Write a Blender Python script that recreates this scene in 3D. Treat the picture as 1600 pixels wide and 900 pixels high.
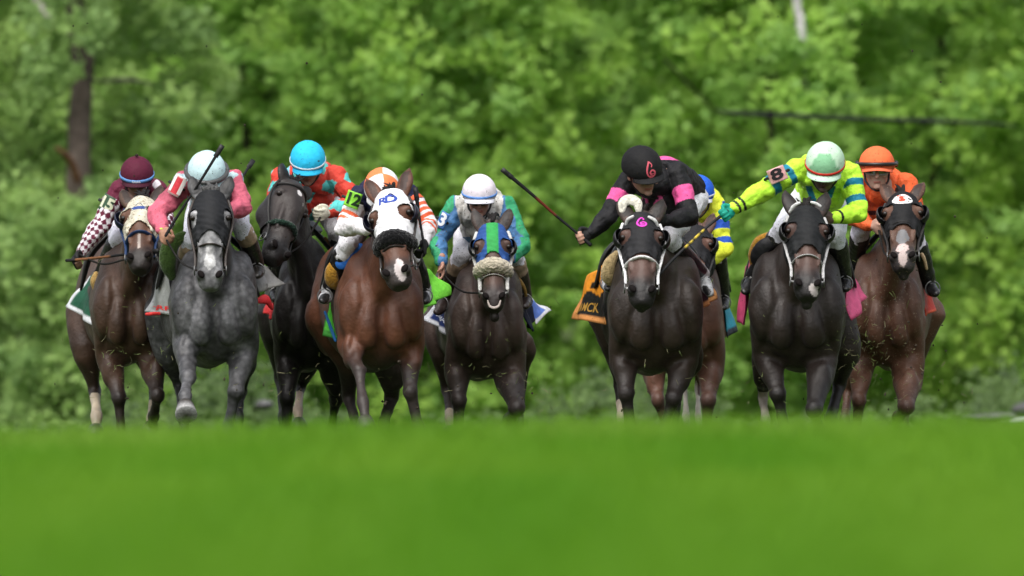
import bpy, bmesh, math, random
import numpy as np
from mathutils import Vector, Matrix, noise
from mathutils.bvhtree import BVHTree
random.seed(7); RNG = np.random.default_rng(7)
sc = bpy.context.scene
for o in list(bpy.data.objects): bpy.data.objects.remove(o)

# ---------------------------------------------------------------- camera, light, exposure
CZ = 0.5625                       # lens height above the track where the horses run
PXM, DREF = 240.0, 90.0
cam_d = bpy.data.cameras.new('camera'); cam = bpy.data.objects.new('camera', cam_d)
sc.collection.objects.link(cam); sc.camera = cam
cam.location = (0, 0, CZ)
cam.rotation_euler = (math.radians(90) + math.atan(150/PXM/DREF), 0, 0)
cam_d.sensor_width = 36; cam_d.lens = 486; cam_d.clip_start = 0.5; cam_d.clip_end = 2000
cam_d.dof.use_dof = True; cam_d.dof.focus_distance = 89.9; cam_d.dof.aperture_fstop = 3.1
w = bpy.data.worlds.new('World'); sc.world = w; w.use_nodes = True
nt = w.node_tree; bg = nt.nodes['Background']
sky = nt.nodes.new('ShaderNodeTexSky'); sky.sky_type = 'NISHITA'; sky.sun_disc = False
SUN_EL, SUN_ROT = 58, 200
sky.sun_elevation = math.radians(SUN_EL); sky.sun_rotation = math.radians(SUN_ROT)
sky.dust_density = 6; sky.air_density = 1.0; sky.ozone_density = 1.0
hs = nt.nodes.new('ShaderNodeHueSaturation'); hs.inputs['Saturation'].default_value = 0.35
nt.links.new(sky.outputs[0], hs.inputs['Color']); nt.links.new(hs.outputs[0], bg.inputs[0])
bg.inputs[1].default_value = 0.15
sd = bpy.data.lights.new('sun', 'SUN'); so = bpy.data.objects.new('sun', sd); sc.collection.objects.link(so)
sd.energy = 1.05; sd.angle = math.radians(75); sd.color = (1, .97, .92)
_az = math.radians(SUN_ROT)        # sun_rotation is measured clockwise from +Y
_sv = Vector((math.sin(_az)*math.cos(math.radians(SUN_EL)), math.cos(_az)*math.cos(math.radians(SUN_EL)), math.sin(math.radians(SUN_EL))))
so.rotation_euler = (-_sv).to_track_quat('-Z', 'Y').to_euler(); so.location = _sv*40
sc.view_settings.view_transform = 'Standard'; sc.view_settings.look = 'None'
sc.view_settings.exposure = 0.52; sc.view_settings.gamma = 1; sc.view_settings.use_curve_mapping = False
sc.cycles.use_denoising = True
sc.cycles.max_bounces = 6; sc.cycles.transparent_max_bounces = 8

# ---------------------------------------------------------------- object helpers
def link(o): sc.collection.objects.link(o); return o
def empty(name, loc):
    o = bpy.data.objects.new(name, None); link(o); o.location = loc; o.empty_display_size = .1; return o
def tag(o, label=None, cat=None, group=None, kind=None):
    for k, v in (('label', label), ('category', cat), ('group', group), ('kind', kind)):
        if v: o[k] = v
    return o
def mk(name, V, F, mat, parent=None, col=None, smooth=True, origin=None):
    """vertices in world space; stored relative to the top-level base"""
    V = np.asarray(V, dtype=float).reshape(-1, 3)
    base = np.zeros(3)
    if parent is not None:
        base = np.array(parent['base'][:]) if 'base' in parent else np.array(parent.location[:])
    elif origin is not None: base = np.array(origin)
    me = bpy.data.meshes.new(name)
    me.from_pydata((V-base).tolist(), [], F if isinstance(F, list) else F.tolist())
    me.update()
    if smooth: me.polygons.foreach_set('use_smooth', [True]*len(me.polygons))
    if col is not None:
        a = me.color_attributes.new('Col', 'FLOAT_COLOR', 'POINT')
        c = np.ones((len(V), 4)); c[:, :3] = col
        a.data.foreach_set('color', c.ravel())
    if mat: me.materials.append(mat)
    o = bpy.data.objects.new(name, me); link(o)
    if parent is not None:
        o.parent = parent; o['base'] = base.tolist()
    else:
        o.location = base; o['base'] = base.tolist()
    return o
def S(x): return ((x/255)/12.92 if x/255 <= .04045 else ((x/255+.055)/1.055)**2.4)
def rgb(r, g, b, k=1.0): return np.array([S(r)*k, S(g)*k, S(b)*k])
def sstep(a, b, x): t = np.clip((x-a)/(b-a), 0, 1); return t*t*(3-2*t)
def mix(a, b, t):
    t = np.asarray(t)
    return a*(1-t[..., None]) + b*t[..., None] if t.ndim else a*(1-t)+b*t

# ---------------------------------------------------------------- materials
def N(nt, t, **kw):
    n = nt.nodes.new(t)
    for k, v in kw.items(): setattr(n, k, v)
    return n
def mat(name, base=None, rough=.6, spec=.5, sheen=0, bump=0, bscale=60, bdetail=4, var=.0, vscale=20, specks=None, transl=0, metal=0,
        coat=0, dapple=None, aniso=None):
    m = bpy.data.materials.new(name); m.use_nodes = True; nt = m.node_tree; L = nt.links.new
    p = nt.nodes['Principled BSDF']; p.inputs['Roughness'].default_value = rough
    p.inputs['Specular IOR Level'].default_value = spec; p.inputs['Metallic'].default_value = metal
    p.inputs['Sheen Weight'].default_value = sheen; p.inputs['Coat Weight'].default_value = coat
    if sheen: p.inputs['Sheen Roughness'].default_value = .4
    tc = N(nt, 'ShaderNodeTexCoord')
    if base is None:
        a = N(nt, 'ShaderNodeAttribute', attribute_name='Col'); c = a.outputs['Color']
    else:
        a = N(nt, 'ShaderNodeRGB'); a.outputs[0].default_value = (*base, 1); c = a.outputs[0]
    def mulnoise(c, scale, amt, detail=4, lo=.3, hi=.7):
        n = N(nt, 'ShaderNodeTexNoise'); n.inputs['Scale'].default_value = scale; n.inputs['Detail'].default_value = detail
        L(tc.outputs['Object'], n.inputs['Vector'])
        r = N(nt, 'ShaderNodeMapRange'); r.inputs[1].default_value = lo; r.inputs[2].default_value = hi
        r.inputs[3].default_value = 1-amt; r.inputs[4].default_value = 1+amt; L(n.outputs[0], r.inputs[0])
        mx = N(nt, 'ShaderNodeVectorMath', operation='SCALE'); L(c, mx.inputs[0]); L(r.outputs[0], mx.inputs['Scale'])
        return mx.outputs[0]
    if var: c = mulnoise(c, vscale, var)
    if dapple:
        v = N(nt, 'ShaderNodeTexVoronoi'); v.inputs['Scale'].default_value = 24; L(tc.outputs['Object'], v.inputs['Vector'])
        r = N(nt, 'ShaderNodeMapRange'); r.inputs[1].default_value = .1; r.inputs[2].default_value = .75
        r.inputs[3].default_value = 1+dapple; r.inputs[4].default_value = 1-dapple; L(v.outputs['Distance'], r.inputs[0])
        mx = N(nt, 'ShaderNodeVectorMath', operation='SCALE'); L(c, mx.inputs[0]); L(r.outputs[0], mx.inputs['Scale']); c = mx.outputs[0]
        c = mulnoise(c, 5.5, .62)
    if specks:
        col, scale, th = specks
        n = N(nt, 'ShaderNodeTexNoise'); n.inputs['Scale'].default_value = scale; n.inputs['Detail'].default_value = 2
        L(tc.outputs['Object'], n.inputs['Vector'])
        r = N(nt, 'ShaderNodeMapRange'); r.inputs[1].default_value = th; r.inputs[2].default_value = th+.04; L(n.outputs[0], r.inputs[0])
        mx = N(nt, 'ShaderNodeMix', data_type='RGBA'); L(r.outputs[0], mx.inputs[0]); L(c, mx.inputs[6])
        mx.inputs[7].default_value = (*col, 1); c = mx.outputs[2]
    L(c, p.inputs['Base Color'])
    if bump:
        n = N(nt, 'ShaderNodeTexNoise'); n.inputs['Scale'].default_value = bscale; n.inputs['Detail'].default_value = bdetail
        if aniso:
            mp = N(nt, 'ShaderNodeMapping'); mp.inputs['Scale'].default_value = aniso; L(tc.outputs['Object'], mp.inputs[0]); L(mp.outputs[0], n.inputs['Vector'])
        else: L(tc.outputs['Object'], n.inputs['Vector'])
        b = N(nt, 'ShaderNodeBump'); b.inputs['Strength'].default_value = 1; b.inputs['Distance'].default_value = bump
        L(n.outputs[0], b.inputs['Height']); L(b.outputs[0], p.inputs['Normal'])
    if transl:
        t = N(nt, 'ShaderNodeBsdfTranslucent'); L(c, t.inputs[0]); ms = N(nt, 'ShaderNodeMixShader'); ms.inputs[0].default_value = transl
        L(p.outputs[0], ms.inputs[1]); L(t.outputs[0], ms.inputs[2]); L(ms.outputs[0], nt.nodes['Material Output'].inputs[0])
    return m
MUD = (.035, .028, .02)
M = dict(
    coat=mat('horse_coat', rough=.50, spec=.40, sheen=.03, bump=.0035, bscale=55, bdetail=8, var=.34, vscale=6, specks=((.11, .085, .06), 120, .72)),
    coat_mud=mat('muddy_horse_coat', rough=.52, spec=.38, sheen=.03, bump=.0035, bscale=55, bdetail=8, var=.34, vscale=6, specks=((.20, .16, .11), 85, .655)),
    coat_grey=mat('dappled_horse_coat', rough=.45, spec=.38, sheen=.02, bump=.0035, bscale=55, bdetail=8, var=.2, vscale=40, dapple=.36),
    skin=mat('skin', rough=.5, spec=.4, var=.12, vscale=60, specks=(MUD, 150, .70)),
    silk=mat('racing_silk', rough=.66, spec=.26, sheen=.0, bump=.022, bscale=15, bdetail=6, var=.12, vscale=12, specks=(MUD, 130, .68)),
    silk_dirty=mat('mud_splashed_silk', rough=.6, spec=.3, bump=.016, bscale=17, bdetail=5, var=.22, vscale=14, specks=((.10, .085, .06), 75, .64)),
    breech=mat('breeches', rough=.6, spec=.3, bump=.009, bscale=20, var=.08, vscale=15, specks=(MUD, 110, .64)),
    boot=mat('boot_leather', rough=.32, spec=.5, bump=.006, bscale=22, var=.3, vscale=30, specks=((.2, .17, .13), 120, .66)),
    cap=mat('cap_cloth', rough=.72, spec=.2, bump=.006, bscale=28, var=.06, vscale=30, specks=(MUD, 85, .675)),
    hood=mat('hood_cloth', rough=.7, spec=.25, bump=.003, bscale=50, var=.10, vscale=20, specks=(MUD, 110, .71)),
    hood_mud=mat('muddy_hood_cloth', rough=.7, spec=.25, bump=.003, bscale=50, var=.22, vscale=26, specks=((.22, .17, .1), 70, .6)),
    cloth=mat('saddle_cloth', rough=.55, spec=.35, bump=.008, bscale=25, var=.16, vscale=14, specks=(MUD, 120, .68)),
    leather=mat('tack_leather', rough=.5, spec=.4, var=.3, vscale=40),
    fleece=mat('fleece', rough=.95, spec=.1, sheen=.3, bump=.012, bscale=85, bdetail=6, var=.3, vscale=50),
    rubber=mat('rubber_rein', rough=.7, spec=.2, var=.2),
    steel=mat('steel', base=(.22, .22, .22), rough=.5, metal=1),
    eye=mat('eye_gloss', base=(.012, .008, .006), rough=.3, spec=.4),
    lens=mat('goggle_lens', base=(.05, .05, .055), rough=.12, spec=.8, coat=.6),
    dark=mat('dark_nostril', base=(.008, .006, .006), rough=.8, spec=.1),
    hoof=mat('hoof_horn', rough=.4, spec=.4, var=.3, vscale=60, aniso=(1, 1, .2), bump=.002, bscale=80),
    hair=mat('mane_hair', rough=.6, spec=.3, bump=.01, bscale=60, aniso=(4, 4, .4), var=.3, vscale=50),
    paint=mat('printed_ink', rough=.6, spec=.3),
    plastic=mat('goggle_plastic', rough=.35, spec=.5),
)

# ---------------------------------------------------------------- shapes
def unit(v): v = np.asarray(v, float); return v/(np.linalg.norm(v)+1e-12)
def catmull(P, n):
    """P: k x d control rows; n samples per span"""
    P = np.asarray(P, float); Q = np.vstack([2*P[0]-P[1], P, 2*P[-1]-P[-2]]); out = []
    for i in range(1, len(Q)-2):
        a, b, c, d = Q[i-1], Q[i], Q[i+1], Q[i+2]
        for j in range(n):
            t = j/n
            out.append(.5*((2*b)+(-a+c)*t+(2*a-5*b+4*c-d)*t*t+(-a+3*b-3*c+d)*t**3))
    out.append(Q[-2]); return np.array(out)
class Soup:
    def __init__(s): s.V = []; s.F = []; s.n = 0
    def add(s, V, F):
        V = np.asarray(V, float); s.V.append(V); s.F += [tuple(i+s.n for i in f) for f in F]; s.n += len(V); return s
    def merge(s, o): return s.add(np.vstack(o.V), o.F)
    def verts(s): return np.vstack(s.V)
def rings(centers, A, B, seg=18, power=2.0, caps=True, closed=True):
    """rings with half-axes A, B (vectors)"""
    k = len(centers); ang = np.linspace(0, 2*np.pi, seg, endpoint=False)
    ca, sa = np.cos(ang), np.sin(ang); e = 2/power
    ca = np.sign(ca)*abs(ca)**e; sa = np.sign(sa)*abs(sa)**e
    V = (centers[:, None, :] + A[:, None, :]*ca[None, :, None] + B[:, None, :]*sa[None, :, None]).reshape(-1, 3)
    F = []
    for i in range(k-1):
        for j in range(seg):
            j2 = (j+1) % seg; F.append((i*seg+j, i*seg+j2, (i+1)*seg+j2, (i+1)*seg+j))
    if caps:
        n = len(V); V = np.vstack([V, centers[0], centers[-1]])
        for j in range(seg):
            j2 = (j+1) % seg; F.append((n, j2, j)); F.append((n+1, (k-1)*seg+j, (k-1)*seg+j2))
    return V, F
def tube(P, R, seg=14, sub=4, flat=1.0, up=(0, -1, 0.05), roundcap=True, raw=False):
    """tube through P with radii R; flat squeezes the 'B' axis"""
    P = np.asarray(P, float); R = np.broadcast_to(np.asarray(R, float), (len(P),)) if np.ndim(R) < 2 else np.asarray(R)
    D = np.column_stack([P, R]); 
    D = catmull(D, sub) if (sub > 1 and len(P) > 1) else D
    C = D[:, :3]; r = np.maximum(D[:, 3], 1e-4)
    T = np.gradient(C, axis=0); T /= np.linalg.norm(T, axis=1)[:, None]+1e-12
    a = np.cross(T[0], unit(up)); 
    if np.linalg.norm(a) < .1: a = np.cross(T[0], [1, 0, 0.1])
    a = unit(a); A = []; 
    for t in T:
        a = unit(a - t*np.dot(a, t)); A.append(a.copy())
    A = np.array(A); B = np.cross(T, A)
    if roundcap:
        ang = np.array([80, 55, 28])*np.pi/180
        c0 = np.array([C[0]-T[0]*r[0]*math.sin(x) for x in ang]); r0 = r[0]*np.cos(ang)
        c1 = np.array([C[-1]+T[-1]*r[-1]*math.sin(x) for x in ang[::-1]]); r1 = r[-1]*np.cos(ang[::-1])
        C = np.vstack([c0, C, c1]); r = np.concatenate([r0, r, r1])
        A = np.vstack([np.repeat(A[:1], 3, 0), A, np.repeat(A[-1:], 3, 0)]); B = np.vstack([np.repeat(B[:1], 3, 0), B, np.repeat(B[-1:], 3, 0)])
    return rings(C, A*r[:, None], B*r[:, None]*flat, seg)
def ellip(c, r, R=None, seg=16, ring=10):
    th = np.linspace(0, np.pi, ring+2)[1:-1]; C = np.zeros((ring, 3)); C[:, 2] = np.cos(th)
    A = np.zeros((ring, 3)); A[:, 0] = np.sin(th); B = np.zeros((ring, 3)); B[:, 1] = np.sin(th)
    V, F = rings(C, A, B, seg); V[-2] = (0, 0, 1); V[-1] = (0, 0, -1)
    V = V*np.asarray(r)
    if R is not None: V = V @ np.asarray(R).T
    return V+np.asarray(c), F
def box(c, h, R=None, bev=0):
    x, y, z = h; V = np.array([(a*x, b*y, c_*z) for a in (-1, 1) for b in (-1, 1) for c_ in (-1, 1)], float)
    if R is not None: V = V @ np.asarray(R).T
    return V+np.asarray(c), [(0, 1, 3, 2), (4, 6, 7, 5), (0, 4, 5, 1), (2, 3, 7, 6), (0, 2, 6, 4), (1, 5, 7, 3)]
def fuse(soup, voxel=.009, smooth=4, fac=.5):
    me = bpy.data.meshes.new('tmp'); me.from_pydata(soup.verts().tolist(), [], soup.F); me.update()
    bm = bmesh.new(); bm.from_mesh(me); bmesh.ops.recalc_face_normals(bm, faces=bm.faces); bm.to_mesh(me); bm.free()
    o = bpy.data.objects.new('tmp', me); link(o)
    r = o.modifiers.new('r', 'REMESH'); r.mode = 'VOXEL'; r.voxel_size = voxel
    if smooth:
        s = o.modifiers.new('s', 'SMOOTH'); s.iterations = smooth; s.factor = fac
    dg = bpy.context.evaluated_depsgraph_get(); ev = o.evaluated_get(dg); m2 = ev.to_mesh()
    n = len(m2.vertices); V = np.empty(n*3); m2.vertices.foreach_get('co', V); V = V.reshape(-1, 3)
    F = [tuple(p.vertices) for p in m2.polygons]
    ev.to_mesh_clear(); bpy.data.objects.remove(o); bpy.data.meshes.remove(me)
    return V, F
def vnormals(V, F):
    Q = np.array([f if len(f) == 4 else (*f, f[2]) for f in F]); n = np.cross(V[Q[:, 2]]-V[Q[:, 0]], V[Q[:, 3]]-V[Q[:, 1]])
    o = np.zeros_like(V)
    for k in range(4): np.add.at(o, Q[:, k], n)
    return o/(np.linalg.norm(o, axis=1)[:, None]+1e-12)
def sn(P, f, seed=0.0):
    """cheap smooth pseudo-noise, vectorised, about -1..1"""
    x, y, z = (P*f).T; s = seed
    return (np.sin(x*1.7+1.3*np.sin(y*1.1+s)+s)+np.sin(y*2.1+1.7*np.sin(z*1.3+s*1.3)+2.1*s)+np.sin(z*1.9+1.5*np.sin(x*1.2+2.2*s)+.7*s)
            + .6*np.sin(x*3.9-y*3.1+2*np.sin(z*2.3+s)))/3.0
def displace(V, F, fn): return V + vnormals(V, F)*fn(V)[:, None]
def segdist(P, A, B):
    A = np.asarray(A, float); B = np.asarray(B, float); d = B-A; t = np.clip((P-A)@d/(d@d+1e-12), 0, 1)
    q = P-(A+t[:, None]*d); return np.linalg.norm(q, axis=1), t, q
def relax(V, F, wt, it=20):
    Q = np.array([f if len(f) == 4 else (*f, f[2]) for f in F]); E = np.vstack([Q[:, [0, 1]], Q[:, [1, 2]], Q[:, [2, 3]], Q[:, [3, 0]]]); E = np.vstack([E, E[:, ::-1]])
    n = len(V); cnt = np.bincount(E[:, 0], minlength=n)[:, None]
    for _ in range(it):
        s = np.column_stack([np.bincount(E[:, 0], V[E[:, 1], k], n) for k in range(3)]); V = V+(s/cnt-V)*(.8*wt[:, None])
    return V
def cut(V, F, killv):
    """drop faces with any vertex flagged, then unused vertices"""
    F2 = [f for f in F if not any(killv[i] for i in f)]
    used = sorted({i for f in F2 for i in f}); mp = {a: b for b, a in enumerate(used)}
    return V[used], [tuple(mp[i] for i in f) for f in F2]
def shell(V, F, th):
    """give an open sheet real thickness"""
    n = len(V); nn = vnormals(V, F); V2 = np.vstack([V, V-nn*th]); F2 = list(F)+[tuple(i+n for i in reversed(f)) for f in F]
    cnt = {}
    for f in F:
        for a, b in zip(f, f[1:]+f[:1]): cnt[(a, b)] = cnt.get((a, b), 0)+1
    for (a, b) in cnt:
        if (b, a) not in cnt: F2.append((b, a, a+n, b+n))
    return V2, F2
def grid(fn, nu, nv):
    V = [fn(i/(nu-1), j/(nv-1)) for i in range(nu) for j in range(nv)]
    F = [(i*nv+j, (i+1)*nv+j, (i+1)*nv+j+1, i*nv+j+1) for i in range(nu-1) for j in range(nv-1)]
    return np.array(V, float), F
def text_geo(s, size=1.0, bold=0.0):
    cu = bpy.data.curves.new('t', 'FONT'); cu.body = s; cu.size = size; cu.align_x = 'CENTER'; cu.align_y = 'CENTER'; cu.offset = bold*size
    cu.resolution_u = 3; o = bpy.data.objects.new('t', cu); link(o)
    dg = bpy.context.evaluated_depsgraph_get(); m = o.evaluated_get(dg).to_mesh()
    bm = bmesh.new(); bm.from_mesh(m); bmesh.ops.triangulate(bm, faces=bm.faces)
    bmesh.ops.subdivide_edges(bm, edges=[e for e in bm.edges if e.calc_length() > size*.12], cuts=2)
    bmesh.ops.triangulate(bm, faces=bm.faces)
    V = np.array([v.co[:] for v in bm.verts]); F = [tuple(v.index for v in f.verts) for f in bm.faces]
    bm.free(); bpy.data.objects.remove(o); bpy.data.curves.remove(cu); return V, F
def stroke_geo(paths, w):
    """flat ribbons in a local (x, y) plane"""
    VV = []; FF = []; n = 0
    for p in paths:
        p = catmull(np.asarray(p, float), 5) if len(p) > 2 else np.linspace(p[0], p[1], 8)
        t = np.gradient(p, axis=0); t /= np.linalg.norm(t, axis=1)[:, None]+1e-9; q = np.column_stack([-t[:, 1], t[:, 0]])*w/2
        k = len(p); V = np.zeros((3*k, 3)); V[:k, :2] = p+q; V[k:2*k, :2] = p; V[2*k:, :2] = p-q
        for i in range(k-1): FF += [(n+i, n+i+1, n+k+i+1, n+k+i), (n+k+i, n+k+i+1, n+2*k+i+1, n+2*k+i)]
        VV.append(V); n += 3*k
    return np.vstack(VV), FF
def project(V, bvh, d, off, far=.5):
    """push flat artwork onto a surface along direction d"""
    out = []; d = Vector(d)
    for v in V:
        h, nn, i, dist = bvh.ray_cast(Vector(v)-d*far, d, far*2)
        out.append((h - d*off)[:] if h is not None else v)
    return np.array(out)
# ---------------------------------------------------------------- horses
def W(px, py, y):
    """photo position seen at distance y -> point in metres"""
    s = y/DREF/PXM
    return np.array([(px-800)*s, y, CZ+(600-py)*s])
HS = np.array([  # z, y centre, half width, half depth of a horse's head, poll at 0
    (.045, .085, .045, .045), (.015, .08, .072, .075), (-.05, .085, .092, .105), (-.11, .088, .106, .13), (-.165, .092, .112, .145),
    (-.22, .095, .100, .150), (-.29, .085, .088, .135), (-.36, .068, .075, .108), (-.43, .052, .068, .084), (-.50, .045, .071, .074),
    (-.55, .045, .073, .067), (-.595, .050, .062, .056), (-.625, .055, .040, .036)])
def hsec(z):
    zs = -HS[:, 0]; return [np.interp(-z, zs, HS[:, i]) for i in (1, 2, 3)]
def hring(z, off=0.0, n=30):
    yc, hw, hd = hsec(z); a = np.linspace(0, 2*np.pi, n, endpoint=False); c, s = np.cos(a), np.sin(a)
    e = 2/2.3; c2 = np.sign(c)*abs(c)**e; s2 = np.sign(s)*abs(s)**e
    x = (hw+off)*c2*(1-.26*np.clip(-s, 0, 1)**1.5); y = yc+(hd+off)*s2
    return np.column_stack([x, y, np.full(n, z)])
def hsurf(z, deg, off=0.0):
    yc, hw, hd = hsec(z); a = math.radians(deg); c, s = math.cos(a), math.sin(a); e = 2/2.3
    return np.array([(hw+off)*math.copysign(abs(c)**e, c)*(1-.26*max(-s, 0)**1.5), yc+(hd+off)*math.copysign(abs(s)**e, s), z])
def hloft(z0, z1, off=0, n=22, seg=30):
    zz = np.linspace(z0, z1, n); V = np.vstack([hring(z, off, seg) for z in zz]); F = []
    for i in range(n-1):
        for j in range(seg): j2 = (j+1) % seg; F.append((i*seg+j, i*seg+j2, (i+1)*seg+j2, (i+1)*seg+j))
    m = len(V); V = np.vstack([V, V[:seg].mean(0), V[-seg:].mean(0)])
    for j in range(seg): j2 = (j+1) % seg; F.append((m, j2, j)); F.append((m+1, (n-1)*seg+j, (n-1)*seg+j2))
    return V, F
# ---------------------------------------------------------------- ground, grass, woods
GY = np.array([-30, 0, 10, 20, 33, 45, 54, 60, 66, 74, 82, 87, 92, 105, 125, 150, 172, 185, 205, 260, 400, 1200.])
GZ = np.array([-.6, -.35, -.25, -.10, .07, .21, .30, .314, .29, .195, .06, 0, 0, 0, -.25, -.9, -1.0, .5, 8, 18, 22, 24.])
def gz(x, y): return np.interp(y, GY, GZ) + .010*x*np.exp(-((y-60)/14.)**2) + .012*np.sin(x*.9+y*.13)*np.exp(-((y-58)/16.)**2)
def gmat(name, c1, c2, c3, s1, s2, bump=.02):
    m = bpy.data.materials.new(name); m.use_nodes = True; nt = m.node_tree; L = nt.links.new; p = nt.nodes['Principled BSDF']; p.inputs['Roughness'].default_value = .9; p.inputs['Specular IOR Level'].default_value = .15
    tc = N(nt, 'ShaderNodeTexCoord'); mp = N(nt, 'ShaderNodeMapping'); mp.inputs['Scale'].default_value = (1, .045, 1); L(tc.outputs['Object'], mp.inputs[0])
    n1 = N(nt, 'ShaderNodeTexNoise'); n1.inputs['Scale'].default_value = s1; n1.inputs['Detail'].default_value = 3; L(mp.outputs[0], n1.inputs['Vector'])
    n2 = N(nt, 'ShaderNodeTexNoise'); n2.inputs['Scale'].default_value = s2; n2.inputs['Detail'].default_value = 5; L(tc.outputs['Object'], n2.inputs['Vector'])
    r = N(nt, 'ShaderNodeValToRGB'); e = r.color_ramp.elements; e[0].position = .36; e[0].color = (*c1, 1); e[1].position = .66; e[1].color = (*c2, 1); L(n1.outputs[0], r.inputs[0])
    r2 = N(nt, 'ShaderNodeMapRange'); r2.inputs[1].default_value = .35; r2.inputs[2].default_value = .65; r2.inputs[4].default_value = .5; L(n2.outputs[0], r2.inputs[0])
    mx = N(nt, 'ShaderNodeMix', data_type='RGBA'); L(r2.outputs[0], mx.inputs[0]); L(r.outputs[0], mx.inputs[6]); mx.inputs[7].default_value = (*c3, 1); L(mx.outputs[2], p.inputs['Base Color'])
    b = N(nt, 'ShaderNodeBump'); b.inputs['Distance'].default_value = bump; L(n2.outputs[0], b.inputs['Height']); L(b.outputs[0], p.inputs['Normal']); return m
ys = np.concatenate([np.linspace(-30, 30, 13), np.linspace(33, 110, 90), np.linspace(114, 210, 40), np.linspace(230, 1200, 12)])
xs = np.concatenate([np.linspace(-400, -14, 12), np.linspace(-12, 12, 60), np.linspace(14, 400, 12)])
V = np.array([(x, y, gz(x, y)) for y in ys for x in xs]); nx = len(xs)
F = [(j*nx+i, j*nx+i+1, (j+1)*nx+i+1, (j+1)*nx+i) for j in range(len(ys)-1) for i in range(nx-1)]
turfm = gmat('turf', (.078, .222, .002), (.148, .292, .012), (.102, .240, .003), 1.1, 5)
g = mk('ground', V, F, turfm, origin=(0, 0, 0)); g['kind'] = 'structure'
g.data.materials.append(gmat('low_bounce_turf', (.035, .065, .014), (.065, .10, .028), (.045, .045, .022), 1.1, 6, .05))   # ground beyond the rise, mostly unseen, darkened to cut green bounce light
for p_ in g.data.polygons: p_.material_index = 1 if p_.center.y > 68 else 0
# mown turf blades along the rise, one countless mass
def blades(n, x0, x1, y0, y1, h, wd, name, c1, c2, seed):
    r = np.random.default_rng(seed); y = r.uniform(y0, y1, n); hw = (x0+(x1-x0)*(y-y0)/(y1-y0)); x = r.uniform(-1, 1, n)*hw
    z = gz(x, y)-.004; hh = h*r.uniform(.5, 1.25, n); a = r.uniform(0, np.pi, n); ln = r.normal(0, .35, n)*hh; lm = r.normal(0, .35, n)*hh
    dx, dy = np.cos(a)*wd, np.sin(a)*wd; V = np.empty((n, 4, 3))
    V[:, 0] = np.column_stack([x-dx, y-dy, z]); V[:, 1] = np.column_stack([x+dx, y+dy, z])
    V[:, 2] = np.column_stack([x+dx*.7+ln*.45, y+dy*.7+lm*.45, z+hh*.6]); V[:, 3] = np.column_stack([x+ln, y+lm, z+hh])
    F = np.arange(n*4).reshape(n, 4); t = np.clip(r.random(n)[:, None]*.35+.65*(.5+.75*sn(np.column_stack([x, y*.03, z*0]), 1.7, seed))[:, None], 0, 1); c = np.repeat(np.array(c1)*(1-t)+np.array(c2)*t, 4, 0)
    o = mk(name, V.reshape(-1, 3), F, grassm, col=c, origin=(0, (y0+y1)/2, 0), smooth=False); o['kind'] = 'stuff'; return o
grassm = mat('grass_blade', rough=.6, spec=.25, transl=.35)
o = blades(150000, 2.5, 3.5, 47, 67, .052, .0035, 'grass', (.078, .222, .002), (.148, .292, .014), 3); tag(o, 'short mown turf along the crest of the rise in front of the horses', 'grass')
o = blades(90000, 1.7, 2.6, 30, 47, .05, .0045, 'grass', (.078, .222, .002), (.148, .292, .014), 4); tag(o, 'blurred mown turf filling the bottom of the picture', 'grass')
o = blades(60000, 4.6, 5.2, 84, 100, .07, .004, 'grass', (.035, .07, .012), (.08, .12, .03), 5); tag(o, 'taller turf under the hooves of the galloping horses', 'grass')  # blades here darkened as well, to keep green bounce off the horses

o = blades(7000, 2.6, 3.2, 54, 62, .105, .004, 'grass', (.09, .23, .003), (.17, .31, .03), 8); tag(o, 'longer ragged blades standing up along the crest', 'grass')
o = blades(50000, 3.4, 4.6, 66, 85, .065, .004, 'grass', (.04, .10, .01), (.10, .18, .03), 11); tag(o, 'rough turf on the far slope of the rise, just short of the horses', 'grass')
leafm = mat('leaf', rough=.55, spec=.3, transl=.55)
barkm = mat('bark', rough=.9, spec=.1, var=.35, vscale=8, bump=.03, bscale=14, aniso=(3, 3, .5))
def leafmesh(centers, radii, nper, size, c_lo, c_hi, r, droop=.3):
    n = len(centers)*nper; ci = np.repeat(np.arange(len(centers)), nper); d = r.normal(0, 1, (n, 3)); d /= np.linalg.norm(d, axis=1)[:, None]; rr = r.random(n)**.45
    P = centers[ci]+d*rr[:, None]*radii[ci]
    a = r.normal(0, 1, (n, 3))*np.array([1, 1, .5]); a /= np.linalg.norm(a, axis=1)[:, None]; a[:, 2] -= droop; up = r.normal(0, .55, (n, 3))+np.array([0, -.75, .8])
    b = np.cross(up, a); b /= np.linalg.norm(b, axis=1)[:, None]; s = size*r.uniform(.6, 1.3, n)[:, None]
    V = np.empty((n, 4, 3)); V[:, 0] = P-a*s*.5; V[:, 1] = P+b*s*.42-a*s*.05; V[:, 2] = P+a*s*.6; V[:, 3] = P-b*s*.42-a*s*.05
    tc = r.random(len(centers))**.8; t = np.clip(tc[ci]*.85+r.random(n)*.25, 0, 1)[:, None]
    c = np.array(c_lo)*(1-t)+np.array(c_hi)*t
    return V.reshape(-1, 3), np.arange(n*4).reshape(n, 4), np.repeat(c, 4, 0)
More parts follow.
